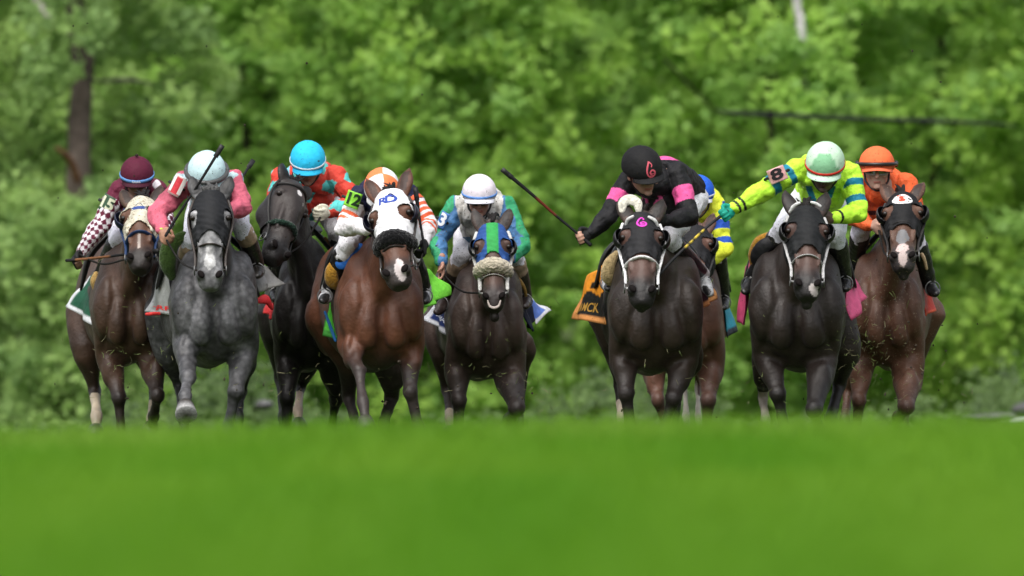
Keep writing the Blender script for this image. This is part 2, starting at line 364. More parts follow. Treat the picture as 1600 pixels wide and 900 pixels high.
def tree(x, y, h, rx, seed, label, lo, hi, ncl=230, per=60, size=.12, trunk=.065, name='tree', tc=(.05, .042, .035), zlo=-.2):
    r = np.random.default_rng(seed); z0 = float(gz(x, y)); root = empty(name, (x, y, z0)); root['base'] = [x, y, z0]; tag(root, label, 'tree', 'trees of the wood behind the track')
    lean = r.uniform(-.25, .25); tp = [(x, y, z0-.1), (x+lean*.4, y, z0+h*.3), (x+lean, y+.1, z0+h*.6), (x+lean*.6, y, z0+h*.95)]
    V, F = tube(tp, [trunk, trunk*.8, trunk*.5, trunk*.15], seg=10, sub=5); tt = mk('trunk', V, F, barkm, root, np.tile(np.array(tc), (len(V), 1)))
    s = Soup()
    for i in range(8):
        t = r.uniform(.12, .85); p = np.array(tp[0])*(1-t)+np.array(tp[3])*t; a = r.uniform(0, 6.28); l = rx*r.uniform(.5, .95)*(1.1-t*.6); q = p+np.array([math.cos(a)*l, math.sin(a)*l*.8, l*r.uniform(.3, .8)])
        V, F = tube([p, p*.5+q*.5+np.array([0, 0, -.08]), q], [trunk*.4*(1.1-t), trunk*.25, .012], seg=7, sub=3); mk('limb', V, F, barkm, root, np.tile(np.array(tc), (len(V), 1)))
    u = r.random(ncl); zc = z0+h*(zlo/h+.03+.95*u); prof = np.sqrt(np.clip(1-((u-.38)/.68)**2, .06, 1)); a = r.uniform(0, 6.28, ncl); q = r.random(ncl)**.42
    C = np.column_stack([x+lean*u+np.cos(a)*q*rx*prof*r.uniform(.75, 1.15, ncl), y+np.sin(a)*q*rx*.85*prof, zc]); R = np.column_stack([r.uniform(.20, .52, ncl)]*2+[r.uniform(.14, .36, ncl)])
    V, F, c = leafmesh(C, R, per, size, lo, hi, r); mk('crown', V, F, leafm, root, c, smooth=False)
    return root
GLO, GHI = (.215, .40, .10), (.355, .57, .11)
spec = [(-7.4, 143, 8, 2.2, 'leafy tree at the far left edge with dull greyish green leaves', (.22, .36, .12), (.37, .54, .17)),
 (-5.0, 139, 8.5, 2.0, 'broad dull green tree at left, behind the rider in maroon checks', (.22, .36, .12), (.38, .55, .16)),
 (-2.7, 147, 9, 2.0, 'bright green tree behind the rider in the turquoise cap', GLO, GHI),
 (-.9, 141, 8, 1.8, 'yellow-green bushy tree rising behind the white hooded horse', GLO, (.385, .60, .11)),
 (.9, 148, 9, 2.0, 'leafy green tree just right of the rider in the white cap', GLO, GHI),
 (2.6, 142, 8.2, 1.9, 'bright yellow-green tree behind the rider in black and pink', GLO, (.385, .60, .11)),
 (4.3, 146, 9, 2.0, 'green tree behind the outstretched arm of the lime rider', GLO, GHI),
 (6.1, 141, 8.4, 1.9, 'pale green tree behind the rider in orange', (.23, .41, .10), (.375, .58, .10)),
 (8.2, 146, 8.8, 2.2, 'leafy tree at the far right edge of the wood', GLO, (.33, .52, .11)),
 (-6.2, 155, 10, 2.3, 'taller darker tree between the two dull green trees at left', (.21, .36, .11), (.35, .53, .15)),
 (-3.7, 157, 10, 2.3, 'darker tree showing between the crowns left of the turquoise cap', (.22, .40, .095), (.32, .52, .09)),
 (-1.7, 156, 10, 2.3, 'shaded tree behind the gap left of the orange and white cap', (.22, .40, .095), (.32, .52, .11)),
 (.2, 158, 10.5, 2.3, 'darker tree filling the gap above the white cap', (.22, .40, .095), (.32, .52, .11)),
 (2.0, 155, 10, 2.3, 'darker tree behind the raised whip of the rider in black', (.22, .40, .095), (.32, .52, .11)),
 (3.6, 158, 10.5, 2.3, 'dark leafed tree above the rider in yellow and blue', (.22, .40, .095), (.32, .52, .11)),
 (5.4, 156, 10, 2.3, 'darker tree in the gap above the green and red cap', (.22, .40, .095), (.32, .52, .09)),
 (7.4, 157, 10, 2.4, 'darker tree in the gap right of the orange cap', (.22, .40, .095), (.32, .52, .09)),
 (-9.6, 150, 9, 2.4, 'leafy tree outside the left edge', GLO, GHI), (-13, 147, 9, 2.8, 'second leafy tree well outside the left edge', GLO, GHI), (13.8, 146, 9, 2.8, 'second leafy tree well outside the right edge', GLO, GHI), (10.3, 149, 9, 2.4, 'leafy tree outside the right edge', GLO, GHI)]
for i, (x, y, h, rx, lb, lo, hi) in enumerate(spec):
    front = y < 150
    tree(x, y, h, rx, 100+i, lb, lo, hi, ncl=420 if front else 280, per=76 if front else 56, size=.115 if front else .165)
# darker woodland mass further back, and low scrub at its foot
r = np.random.default_rng(55); n = 1200
C = np.column_stack([r.uniform(-22, 22, n), r.uniform(164, 171, n), r.uniform(-1, 11, n)]); R = np.column_stack([r.uniform(.5, 1.0, n)]*2+[r.uniform(.4, .8, n)])
V, F, c = leafmesh(C, R, 60, .30, (.22, .37, .10), (.31, .49, .12), r); o = mk('far_wood', V, F, leafm, None, c, smooth=False, origin=(0, 167, 0)); tag(o, 'dark woodland massed behind the front row of trees', 'woodland', kind='stuff')
n = 420; C = np.column_stack([r.uniform(-9, 9, n), r.uniform(128, 134, n), r.uniform(-.75, .35, n)]); R = np.column_stack([r.uniform(.2, .45, n)]*2+[r.uniform(.12, .3, n)])
C[:, 2] += .25*np.sin(C[:, 0]*1.7)
V, F, c = leafmesh(C, R, 60, .085, (.08, .13, .055), (.18, .28, .09), r); o = mk('undergrowth', V, F, leafm, None, c, smooth=False, origin=(0, 131, -.6)); tag(o, 'low dull scrub along the foot of the trees', 'undergrowth', kind='stuff')
def A(px, py, y): return W(px, py, y)
# grey trunk at the left with its fork, pale pole, drooping cable, rocks
root = empty('tree', A(128, 700, 136).tolist()); root['base'] = list(root.location); tag(root, 'tall bare grey-brown trunk standing at left above the maroon cap', 'tree', 'trees of the wood behind the track')
V, F = tube([A(132, 720, 136), A(128, 420, 136), A(124, 280, 136), A(126, 170, 136.2), A(131, 90, 136.3), A(117, 0, 136.4), A(112, -160, 136.6)], [.15, .13, .125, .115, .105, .10, .08], seg=14, sub=4)
V = V+vnormals(V, F)*(.02*sn(V, 5, 1))[:, None]; tk = mk('trunk', V, F, barkm, root, np.tile(np.array((.085, .068, .056)), (len(V), 1)))
V, F = tube([A(122, 285, 135.9), A(113, 258, 135.7), A(102, 242, 135.5), A(88, 232, 135.3)], [.035, .035, .03, .015], seg=8); mk('branch', V, F, barkm, tk, np.tile(np.array((.22, .10, .06)), (len(V), 1)))
V, F = tube([A(130, 118, 136), A(150, 126, 135.8), A(200, 125, 135.4), A(238, 130, 135.2)], [.012, .016, .024, .008], seg=8); mk('branch', V, F, barkm, tk, np.tile(np.array((.05, .045, .04)), (len(V), 1)))
r = np.random.default_rng(9); C = np.array([A(112+r.uniform(-60, 50), r.uniform(-150, 60), 135.9+r.uniform(-.5, .5)) for _ in range(12)]+[A(122+r.uniform(-75, 60), r.uniform(90, 125), 135.7) for _ in range(3)]+[A(125+r.uniform(-110, 80), r.uniform(305, 700), 135.6+r.uniform(-.5, .5)) for _ in range(110)]); V, F, c = leafmesh(C, np.full((len(C), 3), .24), 50, .1, (.22, .36, .12), (.37, .54, .17), r); mk('crown', V, F, leafm, root, c, smooth=False)
V, F = tube([A(45, -25, 137), A(62, 10, 137), A(82, 36, 137)], [.035, .045, .03], seg=8); o = mk('fallen_branch', V, F, barkm, None, np.tile(np.array((.38, .36, .32)), (len(V), 1)), origin=A(62, 10, 137)); tag(o, 'short pale dead branch hanging in the leaves at top left', 'branch')
V, F = tube([A(1262, 700, 139.4), A(1258, 300, 139.4), A(1252, 50, 139.3), A(1246, 10, 139.3), A(1240, -150, 139.2)], [.07, .06, .046, .044, .04], seg=10); root = empty('birch_tree', A(1262, 730, 139.4).tolist()); root['base'] = list(root.location); tag(root, 'slim white birch showing its stem at the top edge above the green cap', 'tree'); mk('trunk', V, F, barkm, root, np.tile(np.array((.5, .49, .48)), (len(V), 1)))
C = np.array([A(1262+r.uniform(-55, 55), r.uniform(60, 640), 139.2+r.uniform(-.7, .3)) for _ in range(90)]); V, F, c = leafmesh(C, np.full((90, 3), .24), 55, .11, GLO, GHI, r); mk('crown', V, F, leafm, root, c, smooth=False)
P = [A(x, y, 134) for x, y in ((1120, 172), (1150, 177), (1260, 182), (1380, 187), (1480, 190), (1560, 194), (1590, 196))]; V, F = tube(P, [.010, .024, .024, .023, .022, .014, .004], seg=8, sub=6); o = mk('cable', V, F, barkm, None, np.tile(np.array((.02, .022, .022)), (len(V), 1)), origin=P[0]); tag(o, 'dark sagging cable strung across the trees at upper right', 'cable')
for i, (px, py, rx, rz, lb, colr) in enumerate([(1552, 655, .28, .05, 'low flat grey rock at the foot of the trees at right', (.12, .12, .12)), (1606, 640, .14, .06, 'rounded grey rock cut by the right edge, above the white one', (.12, .12, .12)), (1592, 662, .22, .045, 'small white stone lying at the right edge of the turf crest', (.75, .75, .78)),
        (413, 632, .08, .04, 'low grey stone near the turf between the grey and dark horse', (.15, .15, .15))]):
    c0 = A(px, py, 126); V, F = ellip(c0, (rx, .3, rz), seg=24, ring=14); V = displace(V, F, lambda P: .25*rz*sn(P, 6, i)+.1*rz*sn(P, 17, i)); 
    o = mk('rock', V, F, M['rock'] if 'rock' in M else barkm, None, np.tile(np.array(colr), (len(V), 1)), origin=c0); tag(o, lb, 'rock', 'pale stones at the edge of the wood')
# clods and cut grass thrown up by the hooves
r = np.random.default_rng(21); VV = []; FF = []; CC = []; n = 0
def clip_(px, py, y, L_, wd, c):
    global n
    p = W(px, py, y); d = r.normal(0, 1, 3); d /= np.linalg.norm(d); b = np.cross(d, r.normal(0, 1, 3)); b /= np.linalg.norm(b); q = np.cross(d, b)*L_*r.uniform(-.3, .3)
    VV.extend([p-d*L_/2-b*wd, p-d*L_/2+b*wd, p+q+b*wd, p+q-b*wd, p+d*L_/2+b*wd*.4, p+d*L_/2-b*wd*.4]); FF.extend([(n, n+1, n+2, n+3), (n+3, n+2, n+4, n+5)]); CC.extend([c]*6); n += 6
hot = [(215, 560, 60, 60, 60), (480, 600, 60, 40, 26), (395, 590, 40, 50, 26), (760, 590, 70, 55, 46), (860, 600, 40, 45, 22), (1050, 590, 90, 50, 40), (1340, 560, 35, 55, 120), (1420, 590, 60, 50, 46), (1210, 600, 60, 40, 26), (640, 590, 60, 40, 18), (230, 470, 60, 70, 22), (1370, 480, 50, 60, 40), (800, 520, 500, 90, 50), (1500, 600, 50, 40, 14)]
for hx, hy, sx, sy, m in hot:
    for _ in range(m):
        x, y = r.normal(hx, sx*.6), r.normal(hy, sy*.6)
        if y > 655: y = 655-r.uniform(0, 40)
        clip_(x, y, r.uniform(88.4, 90.8), r.uniform(.015, .06), r.uniform(.0010, .0022), [(.22, .27, .09), (.16, .22, .07), (.32, .30, .17)][r.integers(3)])
o = mk('cut_grass', VV, FF, leafm, None, np.array(CC), smooth=False, origin=(0, 90, .9)); tag(o, 'cut blades of grass flying up around the horses', 'flying grass', kind='stuff')
s = Soup(); 
for _ in range(90):
    x, y = (r.uniform(60, 1560), r.uniform(20, 640)) if r.random() < .5 else (r.normal(1360, 60), r.normal(520, 90))
    c0 = W(x, y, r.uniform(88.3, 92)); s.add(*ellip(c0, r.uniform(.003, .009, 3), seg=6, ring=3))
for _ in range(28):
    hx = r.choice([190, 290, 365, 450, 525, 570, 650, 720, 800, 980, 1045, 1105, 1215, 1275, 1340, 1410]); c0 = W(r.normal(hx, 26), 655-abs(r.normal(0, 42)), r.uniform(88.4, 91)); V, F = ellip(c0, r.uniform(.004, .011, 3), seg=8, ring=5); s.add(V+.003*sn(V, 150, 2)[:, None], F)
V, F = np.vstack(s.V), s.F; o = mk('mud_flecks', V, F, barkm, None, np.tile(np.array((.05, .04, .03)), (len(V), 1)), origin=(0, 90, .9)); tag(o, 'flecks of mud thrown into the air above the turf', 'flying mud', kind='stuff')

TS = np.array([(-.06, 1.16, .09, .11), (0, 1.15, .18, .21), (.12, 1.15, .25, .33), (.3, 1.18, .262, .39), (.55, 1.17, .25, .38), (.9, 1.15, .255, .37),
               (1.2, 1.2, .25, .32), (1.45, 1.26, .245, .28), (1.65, 1.25, .215, .24), (1.78, 1.2, .12, .14)])
LEGDEP = dict(S=(.22, .08, .10, .04), F=(.12, -.22, -.42, -.5), X=(.15, -.16, .12, .2), B=(.25, .38, .66, .8),
              H=(1.35, 1.55, 1.35, 1.28), HF=(1.2, 1.3, 1.0, .92), HB=(1.5, 1.85, 2.1, 2.25))
def horse(c):
    D = c['D']; cx = W(c['cx'], 600, D)[0]; hdx = c.get('hdx', 0); sw = c['sw']; zb = c.get('zb', .68); ztop = c.get('ztop', 1.56)
    base = np.array([cx, D+.8, 0.0]); root = empty(c['name'], base.tolist()); root['base'] = base.tolist()
    tag(root, c['label'], 'horse', 'racehorses galloping head-on')
    k = c.get('hs', 1.08)
    def zmap(z): return zb+(z-.80)/(1.58-.80)*(ztop-zb)
    def bx(y): return cx + hdx*np.clip((y-.1)/1.4, 0, 1.2)
    # head frame
    L = .64*k; poll = W(*c['poll'], D-.38+c.get('pd', 0)); mz = W(*c['muz'], D-.7)
    dx, dz = mz[0]-poll[0], mz[2]-poll[2]; pr = math.hypot(dx, dz)
    if pr > L*.97: k *= pr/(L*.97); L = .64*k
    d = np.array([dx, -math.sqrt(L*L-pr*pr), dz])/L
    zl = -d; yl = unit(np.array([0, 1, 0])-zl*zl[1]); tw = math.radians(c.get('twist', 0))
    xl = np.cross(yl, zl); yl2 = yl*math.cos(tw)+xl*math.sin(tw); xl2 = np.cross(yl2, zl)
    HR = np.column_stack([xl2, yl2, zl])
    HX = np.array([1.09, 1, 1])*k
    def H(p): return (np.asarray(p, float)*HX) @ HR.T + poll
    def Hi(P): return ((P-poll) @ HR)/HX
    s = Soup()
    # trunk
    T = catmull(np.array([(y, zmap(z), hw*sw, hh*(ztop-zb)/.78) for y, z, hw, hh in TS]), 3)
    C = np.column_stack([bx(T[:, 0]), T[:, 0]+D, T[:, 1]]); z0 = np.zeros(len(T))
    V, F = rings(C, np.column_stack([T[:, 2], z0, z0]), np.column_stack([z0, z0, T[:, 3]]), 28, 2.25)
    V[:, 0] = cx+(V[:, 0]-cx)*(1-.38*sstep(zmap(1.18), zmap(1.60), V[:, 2])*(1-sstep(.9, 1.3, V[:, 1]-D)))*(1-.22*(1-sstep(zmap(.78), zmap(1.0), V[:, 2]))); s.add(V, F)
    for sg in (-1, 1):
        s.add(*ellip((cx+sg*.155*sw, D+.05, zmap(1.13)), (.115*sw, .13, .22)))               # point of shoulder
        s.add(*ellip((cx+sg*.085*sw, D-.02, zmap(1.06)), (.085*sw, .075, .17)))              # breast muscle
        s.add(*ellip((cx+sg*.155*sw, D+.28, zmap(1.22)), (.10*sw, .24, .28)))                 # shoulder blade
        s.add(*ellip((cx+hdx+sg*.135*sw, D+1.45, zmap(1.15)), (.135*sw, .26, .33)))          # haunch
    # neck
    nt_ = H((0, .10, -.03)); nb = np.array([cx, D+.30, zmap(1.30)]); m1 = nb*.62+nt_*.38+np.array([0, -.03, -.03]); m2 = nb*.25+nt_*.75+np.array([0, .02, .03])
    nk = catmull(np.array([(*nb, .145*sw, .30), (*m1, .112*sw, .23), (*m2, .098, .165), (*nt_, .088, .13)]), 5)
    Cn = nk[:, :3]; Tn = np.gradient(Cn, axis=0); Tn /= np.linalg.norm(Tn, axis=1)[:, None]
    An = np.array([unit(np.array([1, 0, 0])-t*t[0]) for t in Tn]); Bn = np.cross(Tn, An)
    s.add(*rings(Cn, An*nk[:, 3:4], Bn*nk[:, 4:5], 24))
    # wind-pipe and jugular relief, crest
    s.add(*tube([H((0, .17, -.22)), (Cn[8]+np.array([0, -.12, -.12])), (cx, D-.02, zmap(1.22))], [.05, .055, .07]))
    # head
    V, F = hloft(.045, -.625, 0, 26); s.add(H(V), F)
    for sg in (-1, 1):
        def E(ce, r, **kw): V, F = ellip(ce, r, **kw); s.add(H(V), F)
        E((sg*.055, .150, -.20), (.052, .085, .105))      # cheek
        E((sg*.086, .035, -.135), (.032, .045, .03))      # brow
        E((sg*.060, .0, -.30), (.016, .02, .12))         # facial crest
        E((sg*.050, .004, -.545), (.028, .034, .036))     # nostril rim
        ea = c.get('ear', 0); el_ = c.get('earl', 1.0)
        tip = (sg*(.112+.02*ea), .065+.03*ea, .178*el_); V, F = tube([(sg*.052, .075, -.01), (sg*.078, .066, .05*el_), (sg*.100, .064, .115*el_), tip], [.034, .044, .037, .006], flat=.5, up=(0, -1, 0)); s.add(H(V), F)
    jd = c.get('mouth', 0)
    E = lambda ce, r: s.add(*(lambda VF: (H(VF[0]), VF[1]))(ellip(ce, r)))
    E((0, .095+.3*jd, -.575-.7*jd), (.032, .036, .035)); E((0, .10+.2*jd, -.53-.6*jd), (.03, .04, .06)); E((0, .03, -.60), (.038, .03, .028))
    # legs
    legpts = {}
    for key in ('FL', 'FR', 'HL', 'HR'):
        if key not in c: continue
        typ, px, *rest = c[key]; dd = LEGDEP[typ]; th = (rest[0] if rest else 1.0)*.85
        P = [W(p[0], p[1], D+q) for p, q in zip(px, dd)]; legpts[key] = P; sg = -1 if key[1] == 'L' else 1
        e, kn, ft, hf = P
        if key[0] == 'F':
            sh = np.array([cx+sg*.15*sw, D+.12, zmap(1.08)])
            pts = [sh, e, e*.6+kn*.4, e*.15+kn*.85, kn, kn*.8+ft*.2, kn*.5+ft*.5, kn*.12+ft*.88, ft, ft*.45+hf*.55, hf]
            rr = [.13, .112*th, .086*th, .060*th, .067*th, .047*th, .039*th, .045*th, .054*th, .040*th, .040*th]
        else:
            hp = np.array([cx+hdx+sg*.15*sw, D+1.35, zmap(1.1)])
            pts = [hp, e, e*.55+kn*.45, e*.12+kn*.88, kn, kn*.8+ft*.2, kn*.5+ft*.5, kn*.12+ft*.88, ft, ft*.45+hf*.55, hf]
            rr = [.17, .125*th, .085*th, .055*th, .06*th, .046*th, .041*th, .044*th, .053*th, .04*th, .040*th]
        s.add(*tube(pts, rr, seg=16, sub=3))
        if key[0] == 'F':
            s.add(*ellip(e*.7+kn*.3+np.array([sg*.015, -.03, 0]), (.07*th, .07, .12)))
            s.add(*ellip(kn+np.array([0, -.02, .0]), (.058*th, .05, .06)))
    V, F = fuse(s, c.get('vox', .0095), 4)
    hl_ = Hi(V); wt = 1-(1-sstep(.13, .26, np.maximum(abs(hl_[:, 0]), np.maximum(hl_[:, 1]-.05, np.maximum(hl_[:, 2]-.06, -.66-hl_[:, 2])))))
    wt *= .25+.75*sstep(.35, .75, V[:, 2]); V = relax(V, F, wt, 12)
    def relief(P):
        x, y, z = (P[:, 0]-cx)/sw, P[:, 1]-D, P[:, 2]; fr = 1-sstep(.12, .30, y); g_ = lambda v, s_: np.exp(-(v/s_)**2)
        zc = zmap(1.0); r_ = -.022*g_(x, .028)*sstep(zc-.18, zc-.05, z)*(1-sstep(zc+.16, zc+.30, z))          # cleft of the breast
        r_ += .012*g_(abs(x)-.085, .05)*g_(z-zc-.03, .12)
        r_ -= .016*g_(abs(x)-.165+.25*(z-zc), .022)*sstep(zc-.2, zc-.08, z)*(1-sstep(zc+.14, zc+.3, z))        # groove before the shoulder
        r_ -= .018*g_(z-(zc-.17)-.25*(abs(x)-.1), .03)*g_(abs(x)-.12, .09)                                       # crease above the forearm
        r_ -= .012*g_(abs(x)-.12-.5*np.clip(z-zc-.25, 0, 1)*0, .02)*g_(z-zc-.38, .10)
        r_ += .006*np.sin(x*55+z*9)*g_(z-zc-.1, .2)*(abs(x) > .12)
        return r_*fr*(1-inh0)
    inh0 = (1-wt)
    V = displace(V, F, relief); V = relax(V, F, wt*.5, 3)
    V = displace(V, F, lambda P: .004*sn(P, 9, D*3.1+cx)+.002*sn(P, 23, cx*5))
    # coat colour: markings, and soft lighter patches at set points
    Hl = Hi(V); nh = len(V)
    base_c, pt_c, muz_c = [np.array(q) for q in c['coat']]; muz_c = muz_c*c.get('mzk', .7)
    col = np.tile(base_c, (nh, 1))
    n1 = sn(V, 4.5, cx)
    col = col*(1+.16*n1[:, None])
    low = 1-sstep(c.get('ptz', .62)-.14, c.get('ptz', .62)+.10, V[:, 2]+.04*n1); isleg = np.zeros(nh, bool)
    col = mix(col, pt_c, low*.92)
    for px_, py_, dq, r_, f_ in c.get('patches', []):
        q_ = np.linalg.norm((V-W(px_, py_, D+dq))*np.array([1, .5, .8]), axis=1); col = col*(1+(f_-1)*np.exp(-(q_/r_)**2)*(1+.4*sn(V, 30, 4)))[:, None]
    inh = (Hl[:, 2] < .02) & (abs(Hl[:, 0]) < .16) & (Hl[:, 1] < .2) & (Hl[:, 1] > -.12) & (Hl[:, 2] > -.72)
    mzw = (1-sstep(-.53, -.40, Hl[:, 2]+.02*sn(Hl, 30, 1)))*inh
    col = mix(col, muz_c, mzw)
    if 'face' in c:                      # face lighter / darker than the body
        fw = inh*(1-sstep(.0, .06, Hl[:, 1]-.02))*sstep(-.66, -.60, Hl[:, 2]); col = mix(col, np.array(c['face']), fw*.8*(1-mzw)*(1-.5*sstep(-.42, -.50, Hl[:, 2])*0))
    for mk_ in c.get('marks', []):       # white marks: x, z, rx, rz, colour
        x, z, rx, rz, cc = mk_; w_ = (((Hl[:, 0]-x)/rx)**2+((Hl[:, 2]-z)/rz)**2 < 1+.25*sn(Hl, 40, 2)) & (Hl[:, 1] < .06) & inh
        col[w_] = cc
    ear = (Hl[:, 2] > .02) & (Hl[:, 1] < .060) & (abs(abs(Hl[:, 0])-(.066+.25*Hl[:, 2])) < .020) & (Hl[:, 2] < .145)
    col[ear] *= .35
    for key, zf in c.get('socks', {}).items():
        P = legpts[key]; dm = np.minimum(segdist(V, P[1], P[2])[0], np.minimum(segdist(V, P[2], P[3])[0], 9)); 
        dd_, t, _ = segdist(V, P[1], P[2]); near = dm < .085; fl = t+(segdist(V, P[2], P[3])[1])
        w_ = near & (fl > zf+.06*sn(V, 20, 1)); col[w_] = c.get('sockc', (.42, .36, .27))
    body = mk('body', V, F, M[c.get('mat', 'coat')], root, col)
    bvh = BVHTree.FromPolygons([tuple(v) for v in V], F)
    # eyes, nostrils, hooves, mane, tail
    for sg in (-1, 1):
        V, F = ellip((sg*.098, .018, -.158), (.019, .019, .017)); mk('eye', H(V), F, M['eye'], root)
        V, F = ellip((sg*.050, -.022, -.553), (.018, .014, .027), R=Matrix.Rotation(sg*.5, 3, 'Y')); mk('nostril', H(V), F, M['dark'], root)
    for key, P in legpts.items():
        ft, hf = P[2], P[3]; t = unit(hf-ft); hfsz = c.get('hoof', {}).get(key, 1)
        a = unit(np.cross(t, (0, 1, .2))); b = np.cross(t, a); cc = np.array([hf-t*.02, hf+t*.01, hf+t*.088, hf+t*.098]); r = np.array([.045, .056, .072, .066])*hfsz
        V, F = rings(cc, a*r[:, None], b*r[:, None]*1.08, 20, 2.2)
        hc = np.tile(np.array((.05, .045, .04)), (len(V), 1)); hc[2*20:4*20] = (.30, .30, .30) if c.get('shoe') else (.045, .04, .035)
        mk('hoof', V, F, M['hoof'], root, hc)
    hair = np.array(c.get('hair', (.012, .01, .009)))
    ms = Soup(); r2 = random.Random(int(D*100)+c['cx'])
    for i in range(26):                   # crest hair, windblown back
        t = i/25; p = Cn[int((1-t)*(len(Cn)-1))] ; bb = Bn[int((1-t)*(len(Cn)-1))]; hh = nk[int((1-t)*(len(Cn)-1)), 4]
        up = bb if bb[2] > 0 else -bb
        p0 = p+up*(hh-.02); q = r2.uniform(.05, .10); sx = r2.uniform(-.05, .05)
        ms.add(*tube([p0, p0+up*.04+np.array([sx*.5, .03, .01]), p0+up*.05+np.array([sx, q, r2.uniform(-.03, .02)])], [.016, .012, .003], seg=6, sub=2))
    if c.get('forelock', 1):
        for i in range(9):
            x = r2.uniform(-.03, .03); p0 = H((x, .06, .035)); ms.add(*tube([p0, p0+np.array([x*.3+r2.uniform(-.02, .02), -.02, .03]), p0+np.array([r2.uniform(-.05, .05), .01+.04*r2.random(), .035+r2.uniform(-.02, .04)])], [.013, .011, .003], seg=6, sub=2))
    V, F = np.vstack(ms.V), ms.F; mk('mane', V, F, M['hair'], root, np.tile(hair, (len(V), 1)))
    ts = Soup(); tb = np.array([cx+hdx, D+1.76, zmap(1.45)]); tx = c.get('tail', 0)
    for i in range(34):
        a = r2.uniform(-1, 1); e1 = tb+np.array([a*.05, .18, .08+r2.uniform(-.02, .04)]); e2 = tb+np.array([a*.10+tx*.5, .38, -.25+r2.uniform(-.1, .1)]); e3 = tb+np.array([a*.12+tx, .62+r2.uniform(-.1, .1), c.get('taild', -.30)+r2.uniform(-.15, .15)])
        ts.add(*tube([tb, e1, e2, e3], [.02, .022, .018, .004], seg=6, sub=3))
    V, F = np.vstack(ts.V), ts.F; mk('tail', V, F, M['hair'], root, np.tile(np.array(c.get('tailc', hair)), (len(V), 1)))
    # hood
    hood = None
    if 'hood' in c:
        hd = c['hood']; zend = hd.get('z', -.33); hsup = Soup()
        V, F = hloft(.035, zend, .011, 22); hsup.add(V, F)
        for sg in (-1, 1):
            hsup.add(*ellip((sg*.055, .150, -.20), (.062, .096, .116))); hsup.add(*ellip((sg*.086, .035, -.135), (.040, .054, .040)))
            hsup.add(*ellip((sg*.060, .0, -.28), (.025, .03, .07)))
        V, F = fuse(hsup, .0075, 4)
        z, x, y = V[:, 2], V[:, 0], V[:, 1]
        ez = hd.get('eye', (.089, .040, .050))
        kill = ((((abs(x)-ez[0])/ez[1])**2+((z+.160)/ez[2])**2 < 1) & (y < .10)) | (z < zend+.006+.05*np.clip(.03-y, 0, .1)*0) | (z > .033)
        nose = hd.get('nose', .0)         # arch cut above the nose
        kill |= ((x/.062)**2+((z-zend)/max(nose, 1e-3))**2 < 1) & (y < .05)
        V, F = cut(V, F, kill)
        V = V+vnormals(V, F)*(.0022*sn(V, 30, 1)+.0015*np.sin(V[:, 2:3]*160+3*V[:, 0:1]*20)[:, 0])[:, None]
        hc = np.tile(np.array(hd['c'], float), (len(V), 1))
        for fn in hd.get('paint', []): hc = fn(V, hc)
        VW = H(V); V2, F2 = shell(VW, F, .004); hc = np.vstack([hc, hc])
        hood = mk('hood', V2, F2, M[hd.get('mat', 'hood')], root, hc); hb = BVHTree.FromPolygons([tuple(v) for v in VW], F)
        cc = hd.get('cup', (.008, .008, .01))
        if cc is not None:
            for sg in (-1, 1):           # blinker cups: half shells open to the front and middle
                V, F = ellip((0, 0, 0), (.043, .058, .058), seg=26, ring=16); nn = unit((-sg*.62, -.80, 0))
                V, F = cut(V, F, (V@nn) > .014)
                V = V+np.array((sg*.106, .020, -.162)); V2, F2 = shell(H(V), F, .003); mk('blinker_cup', V2, F2, M['plastic'], hood, np.tile(np.array(cc, float), (len(V2), 1)))
        for art in hd.get('art', []):
            kind, data, cx_, cz_, wd, colr = art
            if kind == 's': wd, cx_, cz_ = cx_, cz_, wd
            V, F = text_geo(data, wd, .03) if kind == 'text' else stroke_geo(data, wd)
            V = np.column_stack([V[:, 0]+cx_, np.full(len(V), -.10), V[:, 1]+cz_])
            V = project(H(V), hb, HR[:, 1], .003); mk('emblem', V, F, M['paint'], hood, np.tile(np.array(colr, float), (len(V), 1)), smooth=False)
        for (cx_, cz_, rx, rz, colr) in hd.get('disc', []):
            VV = [(cx_, -.1, cz_)]+[(cx_+r_*rx*math.cos(a), -.1, cz_+r_*rz*math.sin(a)) for r_ in (.5, 1) for a in np.linspace(0, 2*np.pi, 24, endpoint=False)]
            FF = [(0, 1+i, 1+(i+1) % 24) for i in range(24)]+[(1+i, 25+i, 25+(i+1) % 24, 1+(i+1) % 24) for i in range(24)]
            V = project(H(np.array(VV)), hb, HR[:, 1], .0018); mk('badge', V, FF, M['paint'], hood, np.tile(np.array(colr, float), (len(V), 1)), smooth=False)
    # bridle
    bc = np.array(c.get('bridle', (.012, .01, .009))); bs = Soup()
    def strap(pts, r=.0085, f=.45): bs.add(*tube([H(p) for p in pts], r, seg=8, sub=3, flat=f))
    nz = c.get('nz', -.37)
    strap([hsurf(nz, a, .006) for a in range(0, 361, 24)], c.get('nbr', .011))          # noseband
    for sg in (-1, 1):
        a = -6 if sg > 0 else 186
        strap([hsurf(z, a, .016) for z in np.linspace(-.02, -.47, 9)], c.get('chk', .0095))
    if not hood: strap([hsurf(-.055, a, .008) for a in range(-185, 6, 19)], .010)
    bit = H((0, .055, -.49)); strap([(-.085, .062, -.485), (0, .06, -.50), (.085, .062, -.485)], .007, 1)
    V, F = np.vstack(bs.V), bs.F; bridle = mk('bridle', V, F, M['leather'], root, np.tile(bc, (len(V), 1)))
    rg = []
    for sg in (-1, 1):
        ce = np.array((sg*.083, .062, -.485)); a = np.linspace(0, 2*np.pi, 17); P = [H(ce+np.array((sg*.006, .030*math.cos(t), .030*math.sin(t)))) for t in a]
        V, F = tube(P, .0042, seg=7, sub=1, roundcap=False); mk('bit_ring', V, F, M['steel'], bridle); rg.append(H(ce))
